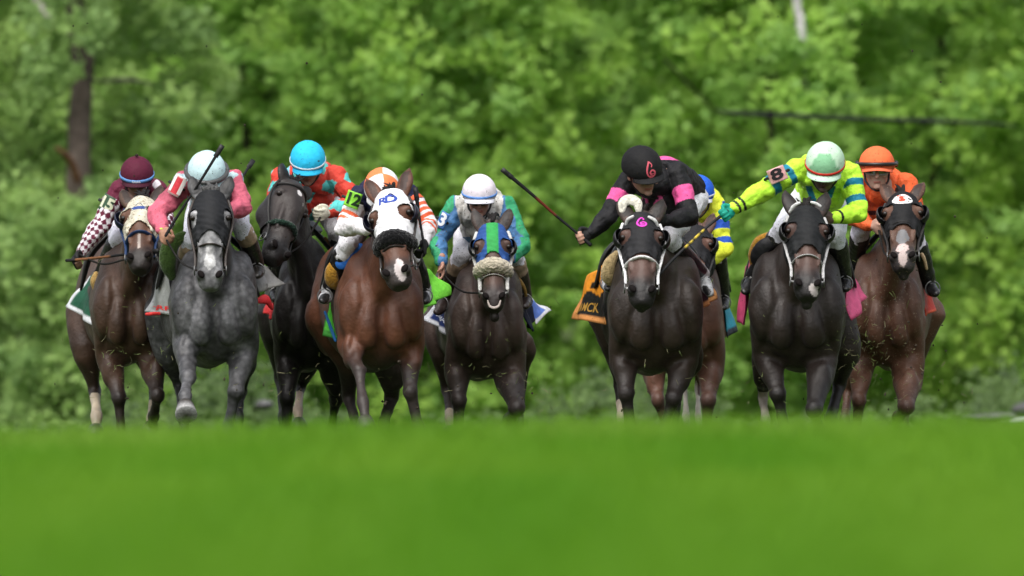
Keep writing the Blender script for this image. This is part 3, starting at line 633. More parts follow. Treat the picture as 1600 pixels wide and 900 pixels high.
    if 'roll' in c:
        rl = c['roll']; z = rl.get('z', -.36); pts = [hsurf(z, a, .012) for a in (-178, -160, -135, -112, -90, -68, -45, -20, -2)]
        r = rl.get('r', .036); V, F = tube([H(p) for p in pts], [r*.8, r, r*1.05, r*1.1, r*1.1, r*1.1, r*1.05, r, r*.8], seg=22, sub=5)
        s2 = Soup().add(V, F); V, F = fuse(s2, .006, 1); V = displace(V, F, lambda P: .0035*sn(P, 90, 1)+.003*sn(P, 150, 2))
        mk('noseband_fleece', V, F, M['fleece'], bridle, np.tile(np.array(rl['c'], float), (len(V), 1)))
    # saddle and cloth
    ss = Soup(); sy = D+.72; top = zmap(1.58)
    ss.add(*tube([(bx(.6), D+.52, top+.05), (bx(.7), D+.66, top+.025), (bx(.8), D+.82, top+.03), (bx(.9), D+.95, top+.07)], [.05, .09, .13, .10], flat=.3, up=(0, 0, 1)))
    for sg in (-1, 1): ss.add(*tube([(bx(.6)+sg*.10*sw, sy-.1, top), (bx(.6)+sg*.24*sw, sy-.12, top-.14), (bx(.6)+sg*.30*sw, sy-.1, top-.33)], [.07, .09, .05], flat=.25, up=(sg, 0, 0.2)))
    V, F = np.vstack(ss.V), ss.F; mk('saddle', V, F, M['leather'], root, np.tile(np.array((.012, .012, .012)), (len(V), 1)))
    gs = Soup(); gp = [(bx(.35)+.275*sw*math.cos(a), D+.42, zmap(1.18)+.405*math.sin(a)) for a in np.linspace(-.3, math.pi+.3+.0, 12)[::-1]]
    if 'cloth' in c:
        for sd_, q in c['cloth'].items():
            (ft, fb, rb, rt) = q['q']; deps = q.get('d', (.45, .50, .95, .85))
            P = [W(*p, D+d_) for p, d_ in zip((ft, fb, rb, rt), deps)]; am = q.get('wave', .018)
            if sd_ == 'L' or sd_ == 'R': sgn = -1 if sd_ == 'L' else 1
            def fn(u, v, P=P, am=am, sgn=sgn):
                p = (P[0]*(1-u)+P[1]*u)*(1-v)+(P[3]*(1-u)+P[2]*u)*v
                wv = am*math.sin(v*9+u*3+sgn+D)*(.3+u)+am*.6*math.sin(u*8+v*5+cx*3)*u
                return p+np.array([sgn*wv, wv*.4, wv*.25])
            V, F = grid(fn, 24, 24); uv = np.array([(i/23, j/23) for i in range(24) for j in range(24)])
            cc = np.tile(np.array(q['c'], float), (len(V), 1))
            if 'b' in q:
                bw = q.get('bw', .12); w_ = (uv[:, 0] > 1-bw) | (uv[:, 1] > 1-bw*.8); cc[w_] = q['b']
            if 'paint' in q: cc = q['paint'](uv, cc)
            V2, F2 = shell(V, F, .006); o = mk('saddle_cloth', V2, F2, M['cloth'], root, np.vstack([cc, cc]))
            for tx_, u0, v0, sz, colr, rot in q.get('text', []):
                TV, TF = text_geo(tx_, 1, .02); w0 = abs(TV[:, 0]).max()
                cs, sn_ = math.cos(rot), math.sin(rot)
                pts = [fn(min(max(u0-(y*cs+x*sn_)*sz[1], 0), 1), min(max(v0+sgn*(x*cs-y*sn_)*sz[0], 0), 1)) for x, y, _ in TV]
                a_ = P[1]-P[0]; b_ = P[3]-P[0]; nrm = unit(np.cross(a_, b_)); nrm = nrm if nrm[1] < 0 else -nrm
                mk('lettering', np.array(pts)+nrm*.009, TF, M['paint'], o, np.tile(np.array(colr, float), (len(TV), 1)), smooth=False)
    for ex in c.get('extra', []):
        nm, mt, colr, pts, rad, fl = ex; P = [W(p[0], p[1], D+p[2]) for p in pts]; V, F = tube(P, rad, seg=14, sub=5, flat=fl)
        mk(nm, V, F, M[mt], root, np.tile(np.array(colr, float), (len(V), 1)))
    return dict(root=root, rings=rg, bridle=bridle, D=D, zmap=zmap, bx=bx, top=top)
def reins(h, hands, colr=(.012, .011, .01)):
    s = Soup()
    for r, hnd in zip(h['rings'], hands):
        if hnd is None: continue
        m = r*.5+hnd*.5+np.array([0, .05, -.05]); s.add(*tube([r, m, hnd], [.0065, .007, .008], seg=8, sub=6, flat=.5))
    if s.V:
        V, F = np.vstack(s.V), s.F; mk('reins', V, F, M['rubber'], h['bridle'], np.tile(np.array(colr), (len(V), 1)))
# ---------------------------------------------------------------- jockeys
def hand_soup(wr, f, th, nrm, infl=0.0, curl=1.0, k=1.0, fingers=True, half=False):
    """wrist, forearm direction, thumb side, palm normal (the side the fingers close to)"""
    s = Soup(); f = unit(f); th = unit(th-f*np.dot(th, f)); c = np.cross(f, th); c = c if np.dot(c, nrm) > 0 else -c
    R = np.column_stack([f, th, c]); L = lambda a, b, d: wr+(f*a+th*b+c*d)*k
    s.add(*ellip(L(.048, 0, .002), (.054*k+infl, .043*k+infl, .020*k+infl), R))
    s.add(*tube([wr-f*.03*k, wr, L(.03, 0, 0)], [.027*k+infl, .025*k+infl, .026*k+infl], seg=12, sub=2))
    lens = (.92, 1.05, 1.0, .8)
    if fingers:
        for i, o in enumerate((.033, .011, -.011, -.032)):
            l = lens[i]*k; r = .0098*k+infl*.7; a0 = .088
            A = [wr+(f*.06+th*o)*k, wr+(f*a0+th*o)*k]; p = A[-1]; cum = 0.0
            for j, (seglen, bend) in enumerate(((.040, 55), (.026, 75), (.018, 50))):
                cum += math.radians(bend*curl); p = p+(f*math.cos(cum)+c*math.sin(cum))*seglen*l; A.append(p)
                if half and j == 0: break
            s.add(*tube(A, [r*1.1]*2+[r]*(len(A)-3)+[r*.88], seg=10, sub=2))
        s.add(*tube([L(.015, .025, .004), L(.045, .050, .012), L(.070, .050, .030), L(.082, .034, .042)], [.014*k+infl, .0125*k+infl, .011*k+infl, .009*k+infl], seg=10, sub=2))
    return s
def jockey(c, h):
    D = h['D']; pt = {k_: W(v[0], v[1], D+v[2]) for k_, v in c['j'].items()}
    base = np.array([h['bx'](.6), D+.6, h['top']-.35]); root = empty('person', base.tolist()); root['base'] = base.tolist()
    tag(root, c['label'], 'person', 'jockeys riding in the race')
    hc = pt['head']; pit = math.radians(c.get('pitch', 35)); yaw = math.radians(c.get('yaw', 0)); rol = math.radians(c.get('roll', 0))
    HR = np.array(Matrix.Rotation(rol, 3, 'Y') @ Matrix.Rotation(yaw, 3, 'Z') @ Matrix.Rotation(pit, 3, 'X'))
    k = c.get('k', 1.0)
    def H(p): return (np.asarray(p, float)*k) @ HR.T + hc
    neck = (pt['sL']+pt['sR'])/2; 
    pel = pt['pel']; hands = {}
    bust = neck*.8+pel*.2+np.array([0, -.02, -.06])
    def torso(s, inf):
        w = np.linalg.norm(pt['sL']-pt['sR'])/2
        axis = unit(pt['sR']-pt['sL'])
        C = catmull(np.array([(*pel, .165, .12), (*(pel*.66+neck*.34+np.array([0, 0, .035])), .150, .115), (*(pel*.33+neck*.67+np.array([0, 0, .025])), w*.93, .130), (*(neck+np.array([0, 0, -.01])), w*.88, .105), (*(neck+np.array([0, -.07, .01])), w*.5, .07)]), 4)
        T = np.gradient(C[:, :3], axis=0); T /= np.linalg.norm(T, axis=1)[:, None]
        A = np.array([unit(axis-t*np.dot(axis, t)) for t in T]); B = np.cross(T, A)
        s.add(*rings(C[:, :3], A*(C[:, 3:4]+inf), B*(C[:, 4:5]+inf), 24, 2.3))
        for q in ('sL', 'sR'): s.add(*ellip(pt[q], np.array((.068, .075, .068))+inf))
    def arm(s, q, inf, wrist=1.0, puff=1.0):
        a, b, w = pt['s'+q], pt['e'+q], pt['w'+q]; w2 = b+(w-b)*wrist
        s.add(*tube([a, a*.5+b*.5, b*.93+a*.07, b, b*.6+w*.4, w2], [.062*puff+inf, .054*puff+inf, .047*puff+inf, .049*puff+inf, .044*puff+inf, .028+inf], seg=18, sub=4))
    def thigh(s, q, inf): 
        a = pel+np.array([(-1 if q == 'L' else 1)*.09, 0, -.03]); b = pt['k'+q]
        s.add(*tube([a, a*.5+b*.5, b*.9+a*.1, b], [.095+inf, .082+inf, .062+inf, .058+inf], seg=18, sub=4))
    def shank(s, q, inf, t0=0, t1=1.0):
        a, b = pt['k'+q], pt['a'+q]; p = lambda t: a*(1-t)+b*t
        s.add(*tube([p(t0), p(t0+(t1-t0)*.35), p(t0+(t1-t0)*.7), p(t1)], np.interp([t0, t0+(t1-t0)*.35, t0+(t1-t0)*.7, t1], [0, .3, 1], [.058, .062, .040])+inf, seg=16, sub=3))
    def foot(s, q, inf):
        a = pt['a'+q]; d = pt.get('t'+q, a+np.array([0, -.16, -.05])); f = unit(d-a); s.add(*tube([a-f*.05+np.array([0, 0, -.02]), a+np.array([0, 0, -.03])+f*.02, a+f*.09+np.array([0, 0, -.035]), a+f*.17+np.array([0, 0, -.03])], [.028+inf, .034+inf, .034+inf, .022+inf], seg=14, sub=3, flat=.75))
    # body
    s = Soup(); torso(s, -.012)
    s.add(*tube([neck, hc+np.array([0, .05, -.06])], [.062, .058], seg=16, sub=1))
    hs_ = Soup()
    zz = np.array([(-.118, -.035, .026, .030), (-.105, -.025, .044, .055), (-.08, -.01, .056, .075), (-.04, 0, .066, .088), (.0, .005, .072, .094), (.04, .005, .073, .095), (.08, .005, .062, .082), (.11, .005, .035, .05)])
    zc = catmull(zz, 3); z0 = np.zeros(len(zc)); V, F = rings(np.column_stack([z0, zc[:, 1], zc[:, 0]]), np.column_stack([zc[:, 2], z0, z0]), np.column_stack([z0, zc[:, 3], z0]), 24, 2.1); hs_.add(V, F)
    hs_.add(*tube([(0, -.090, .005), (0, -.104, -.02), (0, -.112, -.038)], [.009, .012, .015], seg=10, sub=2))
    hs_.add(*ellip((0, -.082, -.073), (.022, .016, .0085))); hs_.add(*ellip((0, -.078, -.105), (.024, .022, .016)))
    for sg in (-1, 1):
        hs_.add(*ellip((sg*.032, -.088, .012), (.024, .012, .008))); hs_.add(*ellip((sg*.042, -.068, -.030), (.022, .020, .020))); hs_.add(*ellip((sg*.074, .015, -.02), (.010, .022, .030)))
    s.add(H(np.vstack(hs_.V)), hs_.F)
    for q in 'LR':
        arm(s, q, -.014); thigh(s, q, -.012); shank(s, q, -.010); foot(s, q, -.010)
        w_, e_ = pt['w'+q], pt['e'+q]; f = pt['h'+q]-w_ if 'h'+q in pt else w_-e_
        thd = np.array(c.get('th'+q, (0, -.5, 1.0))); nr = np.array(c.get('nr'+q, ((1 if q == 'L' else -1)*.5, -.2, -.6)))
        s.merge(hand_soup(w_, f, thd, nr, 0, c.get('curl', 1.0)))
        hands[q] = w_+unit(f)*.08
        if c.get('glove'+q) is not None:
            g = hand_soup(w_, f, thd, nr, .003, c.get('curl', 1.0), fingers=True, half=c.get('half', False)); V, F = fuse(g, .0055, 1); mk('glove', V, F, M['silk'], root, np.tile(np.array(c['glove'+q], float), (len(V), 1)))
    V, F = fuse(s, .0065, 2); skin = np.array(c.get('skin', (.36, .19, .125))); cc = np.tile(skin, (len(V), 1))
    Hl = ((V-hc) @ HR)/k; lips = (abs(Hl[:, 0]) < .023) & (abs(Hl[:, 2]+.073) < .007) & (Hl[:, 1] < -.07); cc[lips] = skin*(.75, .45, .45)
    stub = (Hl[:, 2] < -.05) & (Hl[:, 2] > -.13) & (Hl[:, 1] < .02) & ~lips & (abs(Hl[:, 0]) < .08); cc[stub] *= c.get('stubble', .85)
    person = mk('body', V, F, M['skin'], root, cc)
    for sg in (-1, 1):
        V, F = ellip((sg*.032, -.079, -.004), (.013, .010, .009)); mk('eye', H(V), F, M['eye'], root)
    # silks
    s = Soup(); torso(s, .010)
    for q in 'LR': arm(s, q, .009, .97, c.get('puff', 1.08))
    bw_ = np.linalg.norm(pt['sL']-pt['sR'])/2; s.add(*ellip(neck*.66+pel*.34+np.array([0, -.02, -.10]), (bw_*.86, .20, .13)))
    V, F = fuse(s, .0065, 3)
    A_ = c.get('fold', .0085); V = displace(V, F, lambda P: A_*sn(P*np.array([1, 1, 1.0]), 19, D*7)+A_*.6*sn(P, 41, D)+A_*1.1*(.5-np.abs(sn(P*np.array([1, 1, .6]), 15, D*3+1)))+.002)
    dist = []; par = []; segs = [('T', pel, neck), ('uL', pt['sL'], pt['eL']), ('fL', pt['eL'], pt['wL']), ('uR', pt['sR'], pt['eR']), ('fR', pt['eR'], pt['wR'])]
    for nm, a, b in segs:
        d_, t_, q_ = segdist(V, a, b); dist.append(d_-(.095 if nm == 'T' else 0)); par.append((t_, q_))
    B_ = np.argmin(np.array(dist), 0); T_ = np.choose(B_, [p[0] for p in par]); Q_ = np.choose(B_[:, None], [p[1] for p in par])
    info = dict(V=V, B=B_, T=T_, Q=Q_, X=(V[:, 0]-neck[0]), Z=V[:, 2]-neck[2], Y=V[:, 1]-neck[1])
    cc = c['silk'](info); silks = mk('racing_silks', V, F, M[c.get('silkmat', 'silk')], root, cc)
    # breeches and boots
    s = Soup()
    for q in 'LR': thigh(s, q, .006); shank(s, q, .004, 0, .22)
    s.add(*ellip(pel+np.array([0, .02, -.01]), (.17, .15, .13)))
    V, F = fuse(s, .007, 3); V = displace(V, F, lambda P: .005*sn(P, 22, D*5)+.003*sn(P, 45, 3))
    bc = np.tile(np.array(c.get('breech', (.68, .68, .72)), float), (len(V), 1)); br = mk('breeches', V, F, M['breech'], root, bc)
    for q in 'LR':
        s = Soup(); shank(s, q, .008, .20, 1.0); foot(s, q, .008); V, F = fuse(s, .0065, 2); V = displace(V, F, lambda P: .003*sn(P, 26, 2))
        t = segdist(V, pt['k'+q], pt['a'+q])[1]; b = np.tile(np.array(c.get('boot', (.012, .012, .013)), float), (len(V), 1))
        if 'boottop' in c: b[t < .42] = c['boottop']
        if 'toe' in c: b[t > .93] = c['toe']
        bt = mk('boot', V, F, M['boot'], root, b)
        # stirrup iron
        a = pt['a'+q]; d = pt.get('t'+q, a+np.array([0, -.16, -.05])); f = unit(d-a); m = a+f*.09+np.array([0, 0, -.03]); sd_ = unit(np.cross(f, (0, 0, 1)))
        P = [m+sd_*.050*math.sin(x)+np.array([0, 0, 1])*(.050*math.cos(x)+.010) for x in np.linspace(.25, 2*math.pi-.25, 14)]
        V, F = tube(P, .0045, seg=7, sub=1); mk('stirrup', V, F, M['steel'], bt)
    # helmet
    cp = c['cap']; V, F = ellip((0, 0, 0), (.114, .138, .118), seg=40, ring=28); V = V[:]; V, F = cut(V, F, V[:, 2] < -.022-.012*(V[:, 1] < 0))
    F = F if (vnormals(V, F)*V).sum() > 0 else [tuple(reversed(f)) for f in F]
    V = V+np.array([0, .0, .035]); col = cp['fn'](V) if 'fn' in cp else np.tile(np.array(cp['c'], float), (len(V), 1))
    V = V*(1+.006*sn(V, 40, D)[:, None]+.004*sn(V*np.array([1, 1, .5]), 22, D)[:, None]); sa_ = np.arctan2(V[:, 1], V[:, 0]); sa_ = abs(((sa_/(np.pi/3)+.5) % 1)-.5); V = V*(1-.012*np.exp(-(sa_/.045)**2)*(V[:, 2] > .04))[:, None]; V2, F2 = shell(H(V), F, .010); hm = mk('cap', V2, F2, M['cap'], root, np.vstack([col, col]))
    # peak
    def pk(u, v):
        a = math.radians(-90+(u-.5)*118); r1 = (.110+.0, .136); ex = .036*v*math.cos((u-.5)*math.pi)**.6
        return np.array([(r1[0]+ex*.6)*math.cos(a), (r1[1]+ex)*math.sin(a), .012-.020*v+.006*math.cos((u-.5)*6)])
    V, F = grid(pk, 22, 6); V2, F2 = shell(H(V), F, .005); mk('cap_peak', V2, F2, M['cap'], hm, np.tile(np.array(cp.get('peak', cp.get('c', (.1, .1, .1))), float), (len(V2), 1)))
    if 'band' in cp:
        P = [H((.1155*math.cos(a), .1400*math.sin(a), .030)) for a in np.linspace(0, 2*np.pi, 33)]
        A = np.array(P); up = HR[:, 2]; bw = cp.get('bw', .011)
        nn = np.array([unit(HR @ np.array((math.cos(a), math.sin(a), 0))) for a in np.linspace(0, 2*np.pi, 33)])
        VV = []; FF = []
        for i in range(33): VV += [A[i]-up*bw+nn[i]*.0005, A[i]-up*bw+nn[i]*.003, A[i]+up*bw+nn[i]*.003, A[i]+up*bw-nn[i]*.001]
        for i in range(32):
            for j in range(3): FF.append((4*i+j, 4*i+j+1, 4*i+4+j+1, 4*i+4+j))
        mk('cap_band', VV, FF, M['cap'], hm, np.tile(np.array(cp['band'], float), (len(VV), 1)))
    if 'logo' in cp:
        hb = BVHTree.FromPolygons([tuple(v) for v in V2], F2); V_, F_ = ellip((0, 0, .035), (.114, .138, .118), seg=40, ring=28); hb = BVHTree.FromPolygons([tuple(v) for v in H(V_)], F_)
        for paths, wd, ox, oz, colr in cp['logo']:
            TV, TF = stroke_geo(paths, wd); P = np.column_stack([TV[:, 0]+ox, np.full(len(TV), -.2), TV[:, 1]+oz]); P = project(H(P), hb, HR[:, 1], .003); mk('emblem', P, TF, M['paint'], hm, np.tile(np.array(colr, float), (len(P), 1)), smooth=False)
    if cp.get('pompom'): V, F = ellip((0, 0, .168), (.012, .012, .009)); mk('button', H(V), F, M['cap'], hm, np.tile(np.array(cp['pompom'], float), (len(V), 1)))
    if cp.get('text'):
        TV, TF = text_geo(cp['text'], .017, .04); P = np.array([((.1185)*math.sin(x/.118), -.1455*math.cos(x/.118), .030+y) for x, y, _ in TV]); mk('lettering', H(P), TF, M['paint'], hm, np.tile(np.array((.85, .87, .9)), (len(P), 1)), smooth=False)
    # goggles
    gz, gy = c.get('gog', (-.004, -.098)); gs = Soup(); P = [(.030*0+sx, sy, sz) for sx, sy, sz in []]
    th_ = np.linspace(0, 2*np.pi, 29); fr = [(.066*np.sign(math.cos(t))*abs(math.cos(t))**.7, 0, .024*np.sign(math.sin(t))*abs(math.sin(t))**.7) for t in th_]
    fr = [H((x, gy+.9*x*x*5, gz+z)) for x, _, z in fr]; V, F = tube(fr, .0065, seg=8, sub=1, roundcap=False); gg = mk('goggles', V, F, M['plastic'], root, np.tile(np.array(c.get('gogc', (.02, .02, .022)), float), (len(V), 1)))
    V, F = grid(lambda u, v: (.062*(2*u-1), gy-.002+4.5*(.062*(2*u-1))**2, gz+(2*v-1)*.022*(1-.25*abs(2*u-1)**3)), 14, 6); mk('lens', H(V), F, M['lens'], gg)
    sp = [H((.076*k_ if False else x_, y_, z_)) for x_, y_, z_ in [(.068, -.07, gz), (.080, -.02, gz-.002), (.080, .04, gz+.005)]]; V, F = tube(sp, .009, seg=8, sub=3, flat=.4); mk('goggle_strap', V, F, M['plastic'], gg, np.tile(np.array((.015, .015, .015)), (len(V), 1)))
    sp = [H((-x_, y_, z_)) for x_, y_, z_ in [(.068, -.07, gz), (.080, -.02, gz-.002), (.080, .04, gz+.005)]]; V, F = tube(sp, .009, seg=8, sub=3, flat=.4); mk('goggle_strap', V, F, M['plastic'], gg, np.tile(np.array((.015, .015, .015)), (len(V), 1)))
    if c.get('capgog'):                # spare goggles pushed up round the cap
        g = c['capgog']; P = [H((.122*math.cos(a), .149*math.sin(a), g['z'])) for a in np.linspace(0, 2*np.pi, 37)]; V, F = tube(P, g.get('r', .012), seg=8, sub=1, up=tuple(HR[:, 2]), roundcap=False); mk('goggle_strap', V, F, M['plastic'], hm, np.tile(np.array(g['c'], float), (len(V), 1)))
        for sg in (-1, 1): V, F = ellip((sg*.122, .0, g['z']), (.014, .022, .022)); mk('goggle_buckle', H(V), F, M['plastic'], hm, np.tile(np.array(g['c'], float), (len(V), 1)))
    P = [H((.078, .0, -.01)), H((.066, -.03, -.075)), H((.0, -.062, -.128)), H((-.066, -.03, -.075)), H((-.078, 0, -.01))]; V, F = tube(P, .007, seg=8, sub=5, flat=.5); mk('chin_strap', V, F, M['leather'], hm, np.tile(np.array((.012, .012, .012)), (len(V), 1)))
    # number plate
    if 'plate' in c:
        p = c['plate']; ce = W(p['at'][0], p['at'][1], D+p['at'][2]); R = np.array(Matrix.Rotation(math.radians(p.get('yaw', 0)), 3, 'Z') @ Matrix.Rotation(math.radians(p.get('tilt', 0)), 3, 'X') @ Matrix.Rotation(math.radians(p['rot']), 3, 'Y'))
        w_, h_ = p['size']
        def pf(u, v): x, z = (u-.5)*w_, (v-.5)*h_; return ce+R@np.array([x, 6*x*x+2*z*z*0, z])
        V, F = grid(pf, 10, 10); e_ = np.array([(min(i, 9-i) == 0 or min(j, 9-j) == 0) for i in range(10) for j in range(10)])
        cc = np.tile(np.array(p['c'], float), (len(V), 1)); cc[e_] = p.get('edge', p['c']); nn = vnormals(V, F); 
        if nn[:, 1].mean() > 0: F = [tuple(reversed(f)) for f in F]
        V2, F2 = shell(V, F, .006); o = mk('number_plate', V2, F2, M['cloth'], root, np.vstack([cc, cc]))
        TV, TF = text_geo(p['t'], p['ts'], .035); P = np.array([ce+R@np.array([x*p.get('sx', 1), 6*x*x-.004, y*p.get('sy', 1)]) for x, y, _ in TV]); mk('digits', P, TF, M['paint'], o, np.tile(np.array(p['tc'], float), (len(P), 1)), smooth=False)
        ax = R@np.array([1, 0, 0.0]); P = [ce-ax*w_*.72+np.array([0, .05, 0]), ce-ax*w_*.45+np.array([0, .024, 0]), ce+ax*w_*.45+np.array([0, .024, 0]), ce+ax*w_*.72+np.array([0, .05, 0])]
        V, F = tube(P, .010, seg=8, sub=3, flat=.4); mk('arm_strap', V, F, M['leather'], root, np.tile(np.array((.012, .012, .012)), (len(V), 1)))
    for ex in c.get('extra', []):
        nm, mt, colr, pts, rad, fl = ex; P = [W(q[0], q[1], D+q[2]) for q in pts]; V, F = tube(P, rad, seg=12, sub=4, flat=fl); mk(nm, V, F, M[mt], root, np.tile(np.array(colr, float), (len(V), 1)))
    return hands, pt
def whip(label, D, pts, rad, cols):
    P = np.array([W(p[0], p[1], D+p[2]) for p in pts]); o0 = P[0]
    V, F = tube(P, rad, seg=12, sub=8); L = np.linalg.norm(P[-1]-P[0]); t = (V-P[0])@unit(P[-1]-P[0])/L
    cc = np.tile(np.array(cols[0][1], float), (len(V), 1))
    for a, b in cols[1:]:
        w_ = (t > a[0]) & (t < a[1]); 
        if len(a) > 2: w_ &= (np.floor(t*a[2]) % 2 == 0)
        cc[w_] = b
    o = mk('whip', V, F, M['rubber'], None, cc, origin=o0); tag(o, label, 'whip', "jockeys' whips")
    # leather flap at the tip
    d = unit(P[-1]-P[-2]); sd_ = unit(np.cross(d, (0, 1, 0))); V, F = grid(lambda u, v: P[-1]-d*.02+d*.09*u+sd_*.016*(2*v-1), 4, 3); V2, F2 = shell(V, F, .004); mk('flap', V2, F2, M['leather'], o, np.tile(np.array((.012, .012, .012)), (len(V2), 1)))
    return o
# ---------------------------------------------------------------- the field
BLK = (.012, .012, .013)
def both(a, b, f): return lambda q: f(q)
def hoop(cc, q, bone, spans, colr):
    for a, b in spans: cc[(q['B'] == bone) & (q['T'] > a) & (q['T'] < b)] = colr
    return cc
def fill(q, c): return np.tile(np.array(c, float), (len(q['V']), 1))
def ang(q): return np.arctan2(q['Q'][:, 1], q['Q'][:, 0])
def band_paint(z0, z1, colr, xlim=9):
    def f(V, hc): w_ = (V[:, 2] > z0) & (V[:, 2] < z1) & (abs(V[:, 0]) < xlim); hc[w_] = colr; return hc
    return f
def strip_paint(w, colr):
    def f(V, hc): hc[(abs(V[:, 0]) < w) & (V[:, 1] < .08)] = colr; return hc
    return f
def silk1(q):
    c = fill(q, (.115, .012, .035)); wh = (.72, .68, .72); V = q['V']
    for b in (1, 2, 3, 4):
        u = q['T']*(5.2 if b % 2 else 5.5)+(0 if b % 2 else .3); a = ang(q)*5/np.pi
        d = (np.abs(((u+a) % 2)-1) < .5) ^ (np.abs(((u-a) % 2)-1) < .5)
        c[(q['B'] == b) & d & (q['T'] > (.30 if b % 2 else -1))] = wh
    s_ = (q['B'] == 0) & (np.sin(V[:, 0]*38+V[:, 2]*30)*np.sin(V[:, 0]*38-V[:, 2]*30) > .25) & (q['X'] > .02); c[s_] = wh
    return c
def silk2(q):
    c = fill(q, (.56, .12, .18)); V = q['V']; n = sn(V, 24, 3)
    w_ = (q['B'] == 0) & (n > .05); c[w_] = (.45, .62, .68); c[(q['B'] == 3) & (q['T'] < .35) & (n > .1)] = (.45, .62, .68); c[(q['B'] == 1) & (q['T'] < .15) & (n > 0)] = (.45, .62, .68)
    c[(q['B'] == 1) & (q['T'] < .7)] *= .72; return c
def silk3(q):
    c = fill(q, (.62, .055, .035)); V = q['V']; tri = lambda a: abs((a % 2)-1); d = (tri(V[:, 0]*11+V[:, 2]*5)+tri(V[:, 2]*13-V[:, 0]*6+.3)+.14*sn(V, 40, 2)) > 1.28
    c[d] = (.10, .52, .50); c[(q['B'] == 0) & (q['X'] < -.13)] = (.20, .55, .66); return c
def silk4(q):
    c = fill(q, (.80, .78, .80)); c[q['B'] == 0] = (.012, .014, .045)
    for b in (1, 3):
        c = hoop(c, q, b, [(.62, .72), (.80, .90)], (.80, .13, .05)); c[(q['B'] == b) & (q['T'] < .34)] = (.012, .014, .045)
    c = hoop(c, q, 4, [(-.1, .0), (.08, .18), (.28, .36)], (.80, .13, .05)); c = hoop(c, q, 1, [(.28, .60)], (.80, .78, .80)); c = hoop(c, q, 3, [(.2, .32), (.45, .56)], (.80, .13, .05)); return c
def silk5(q):
    c = fill(q, (.56, .55, .52)); a = q['Q'][:, 0]; V = q['V']; bl, gr = (.06, .17, .36), (.03, .30, .13)
    for b in (1, 2, 3, 4):
        m_ = q['B'] == b; c[m_] = bl; sgn = -1 if b < 3 else 1; c[m_ & (sgn*a+.012*np.sin(q['T']*11) > .012)] = gr
    c[(q['B'] == 0) & (q['Z'] < -.19)] = (.05, .13, .22); n = sn(V, 15, 2); c[(q['B'] == 0) & (n > .75)] = (.20, .18, .14); return c
def silk6(q):
    c = fill(q, (.010, .010, .012)); pk = (.75, .10, .32); c = hoop(c, q, 1, [(.36, .66)], pk); c = hoop(c, q, 3, [(.36, .70)], pk)
    V = q['V']; c[(q['B'] == 0) & (q['Z'] < -.115) & (q['Z'] > -.19) & (sn(V, 38, 2) > .45) & (abs(q['X']) < .12)] = pk; c[(q['B'] == 0) & (q['Z'] > .118) & (q['X'] > .0)] = pk; return c
def silk7(q):
    c = fill(q, (.72, .80, .045)); bl = (.02, .09, .48)
    c = hoop(c, q, 3, [(.42, .62), (.0, .14)], bl); c = hoop(c, q, 3, [(.80, .95)], bl); c[(q['B'] == 0) & (q['Z'] < -.15)] = bl; return c
def silk8(q):
    c = fill(q, (.48, .86, .05)); te = (.01, .19, .30); c = hoop(c, q, 1, [(.18, .33), (.60, .78)], te); c = hoop(c, q, 2, [(.68, .76), (.86, .94)], BLK)
    c = hoop(c, q, 3, [(.22, .38), (.62, .78)], te); c = hoop(c, q, 4, [(.80, .88)], BLK)
    x, z = q['X'], q['Z']; c[(q['B'] == 0) & (q['Y'] < .1) & (abs(abs(x+.02)-.04-(z+.20)*.35) < .02) & (z < -.09) & (z > -.24)] = te; return c
def silk9(q):
    c = fill(q, (.80, .13, .035)); V = q['V']; c[(q['B'] == 0) & (q['Z'] < -.16) & (q['Z'] > -.19)] = (.06, .01, .01); return c
def quarter(cA, cB):
    def f(V):
        a = np.arctan2(V[:, 0], -(V[:, 1])); k_ = np.floor((a+np.pi/2*0)/(np.pi/2)).astype(int) % 2; return np.where(k_[:, None] == 0, np.array(cB, float), np.array(cA, float))
    return f
def cap8(V):
    c = np.tile(np.array((.50, .70, .52), float), (len(V), 1)); z = V[:, 2]-.035; w_ = (abs(V[:, 0]) < .085*(1-(z/.135)**1.6).clip(0)) & (V[:, 1] < 0) & (z < .10); c[w_] = (.22, .47, .27); return c
SIX = [[(0, .05), (-.018, .02), (-.022, -.012), (-.005, -.036), (.018, -.028), (.024, -.006), (.008, .006), (-.006, -.008), (.004, -.018)], [(0, .05), (.012, .034), (.006, .022)], [(-.008, -.028), (.014, -.026)], [(-.006, -.020), (.016, -.014)]]
SIX = SIX[:2] + SIX[2:]

H = []; J = []
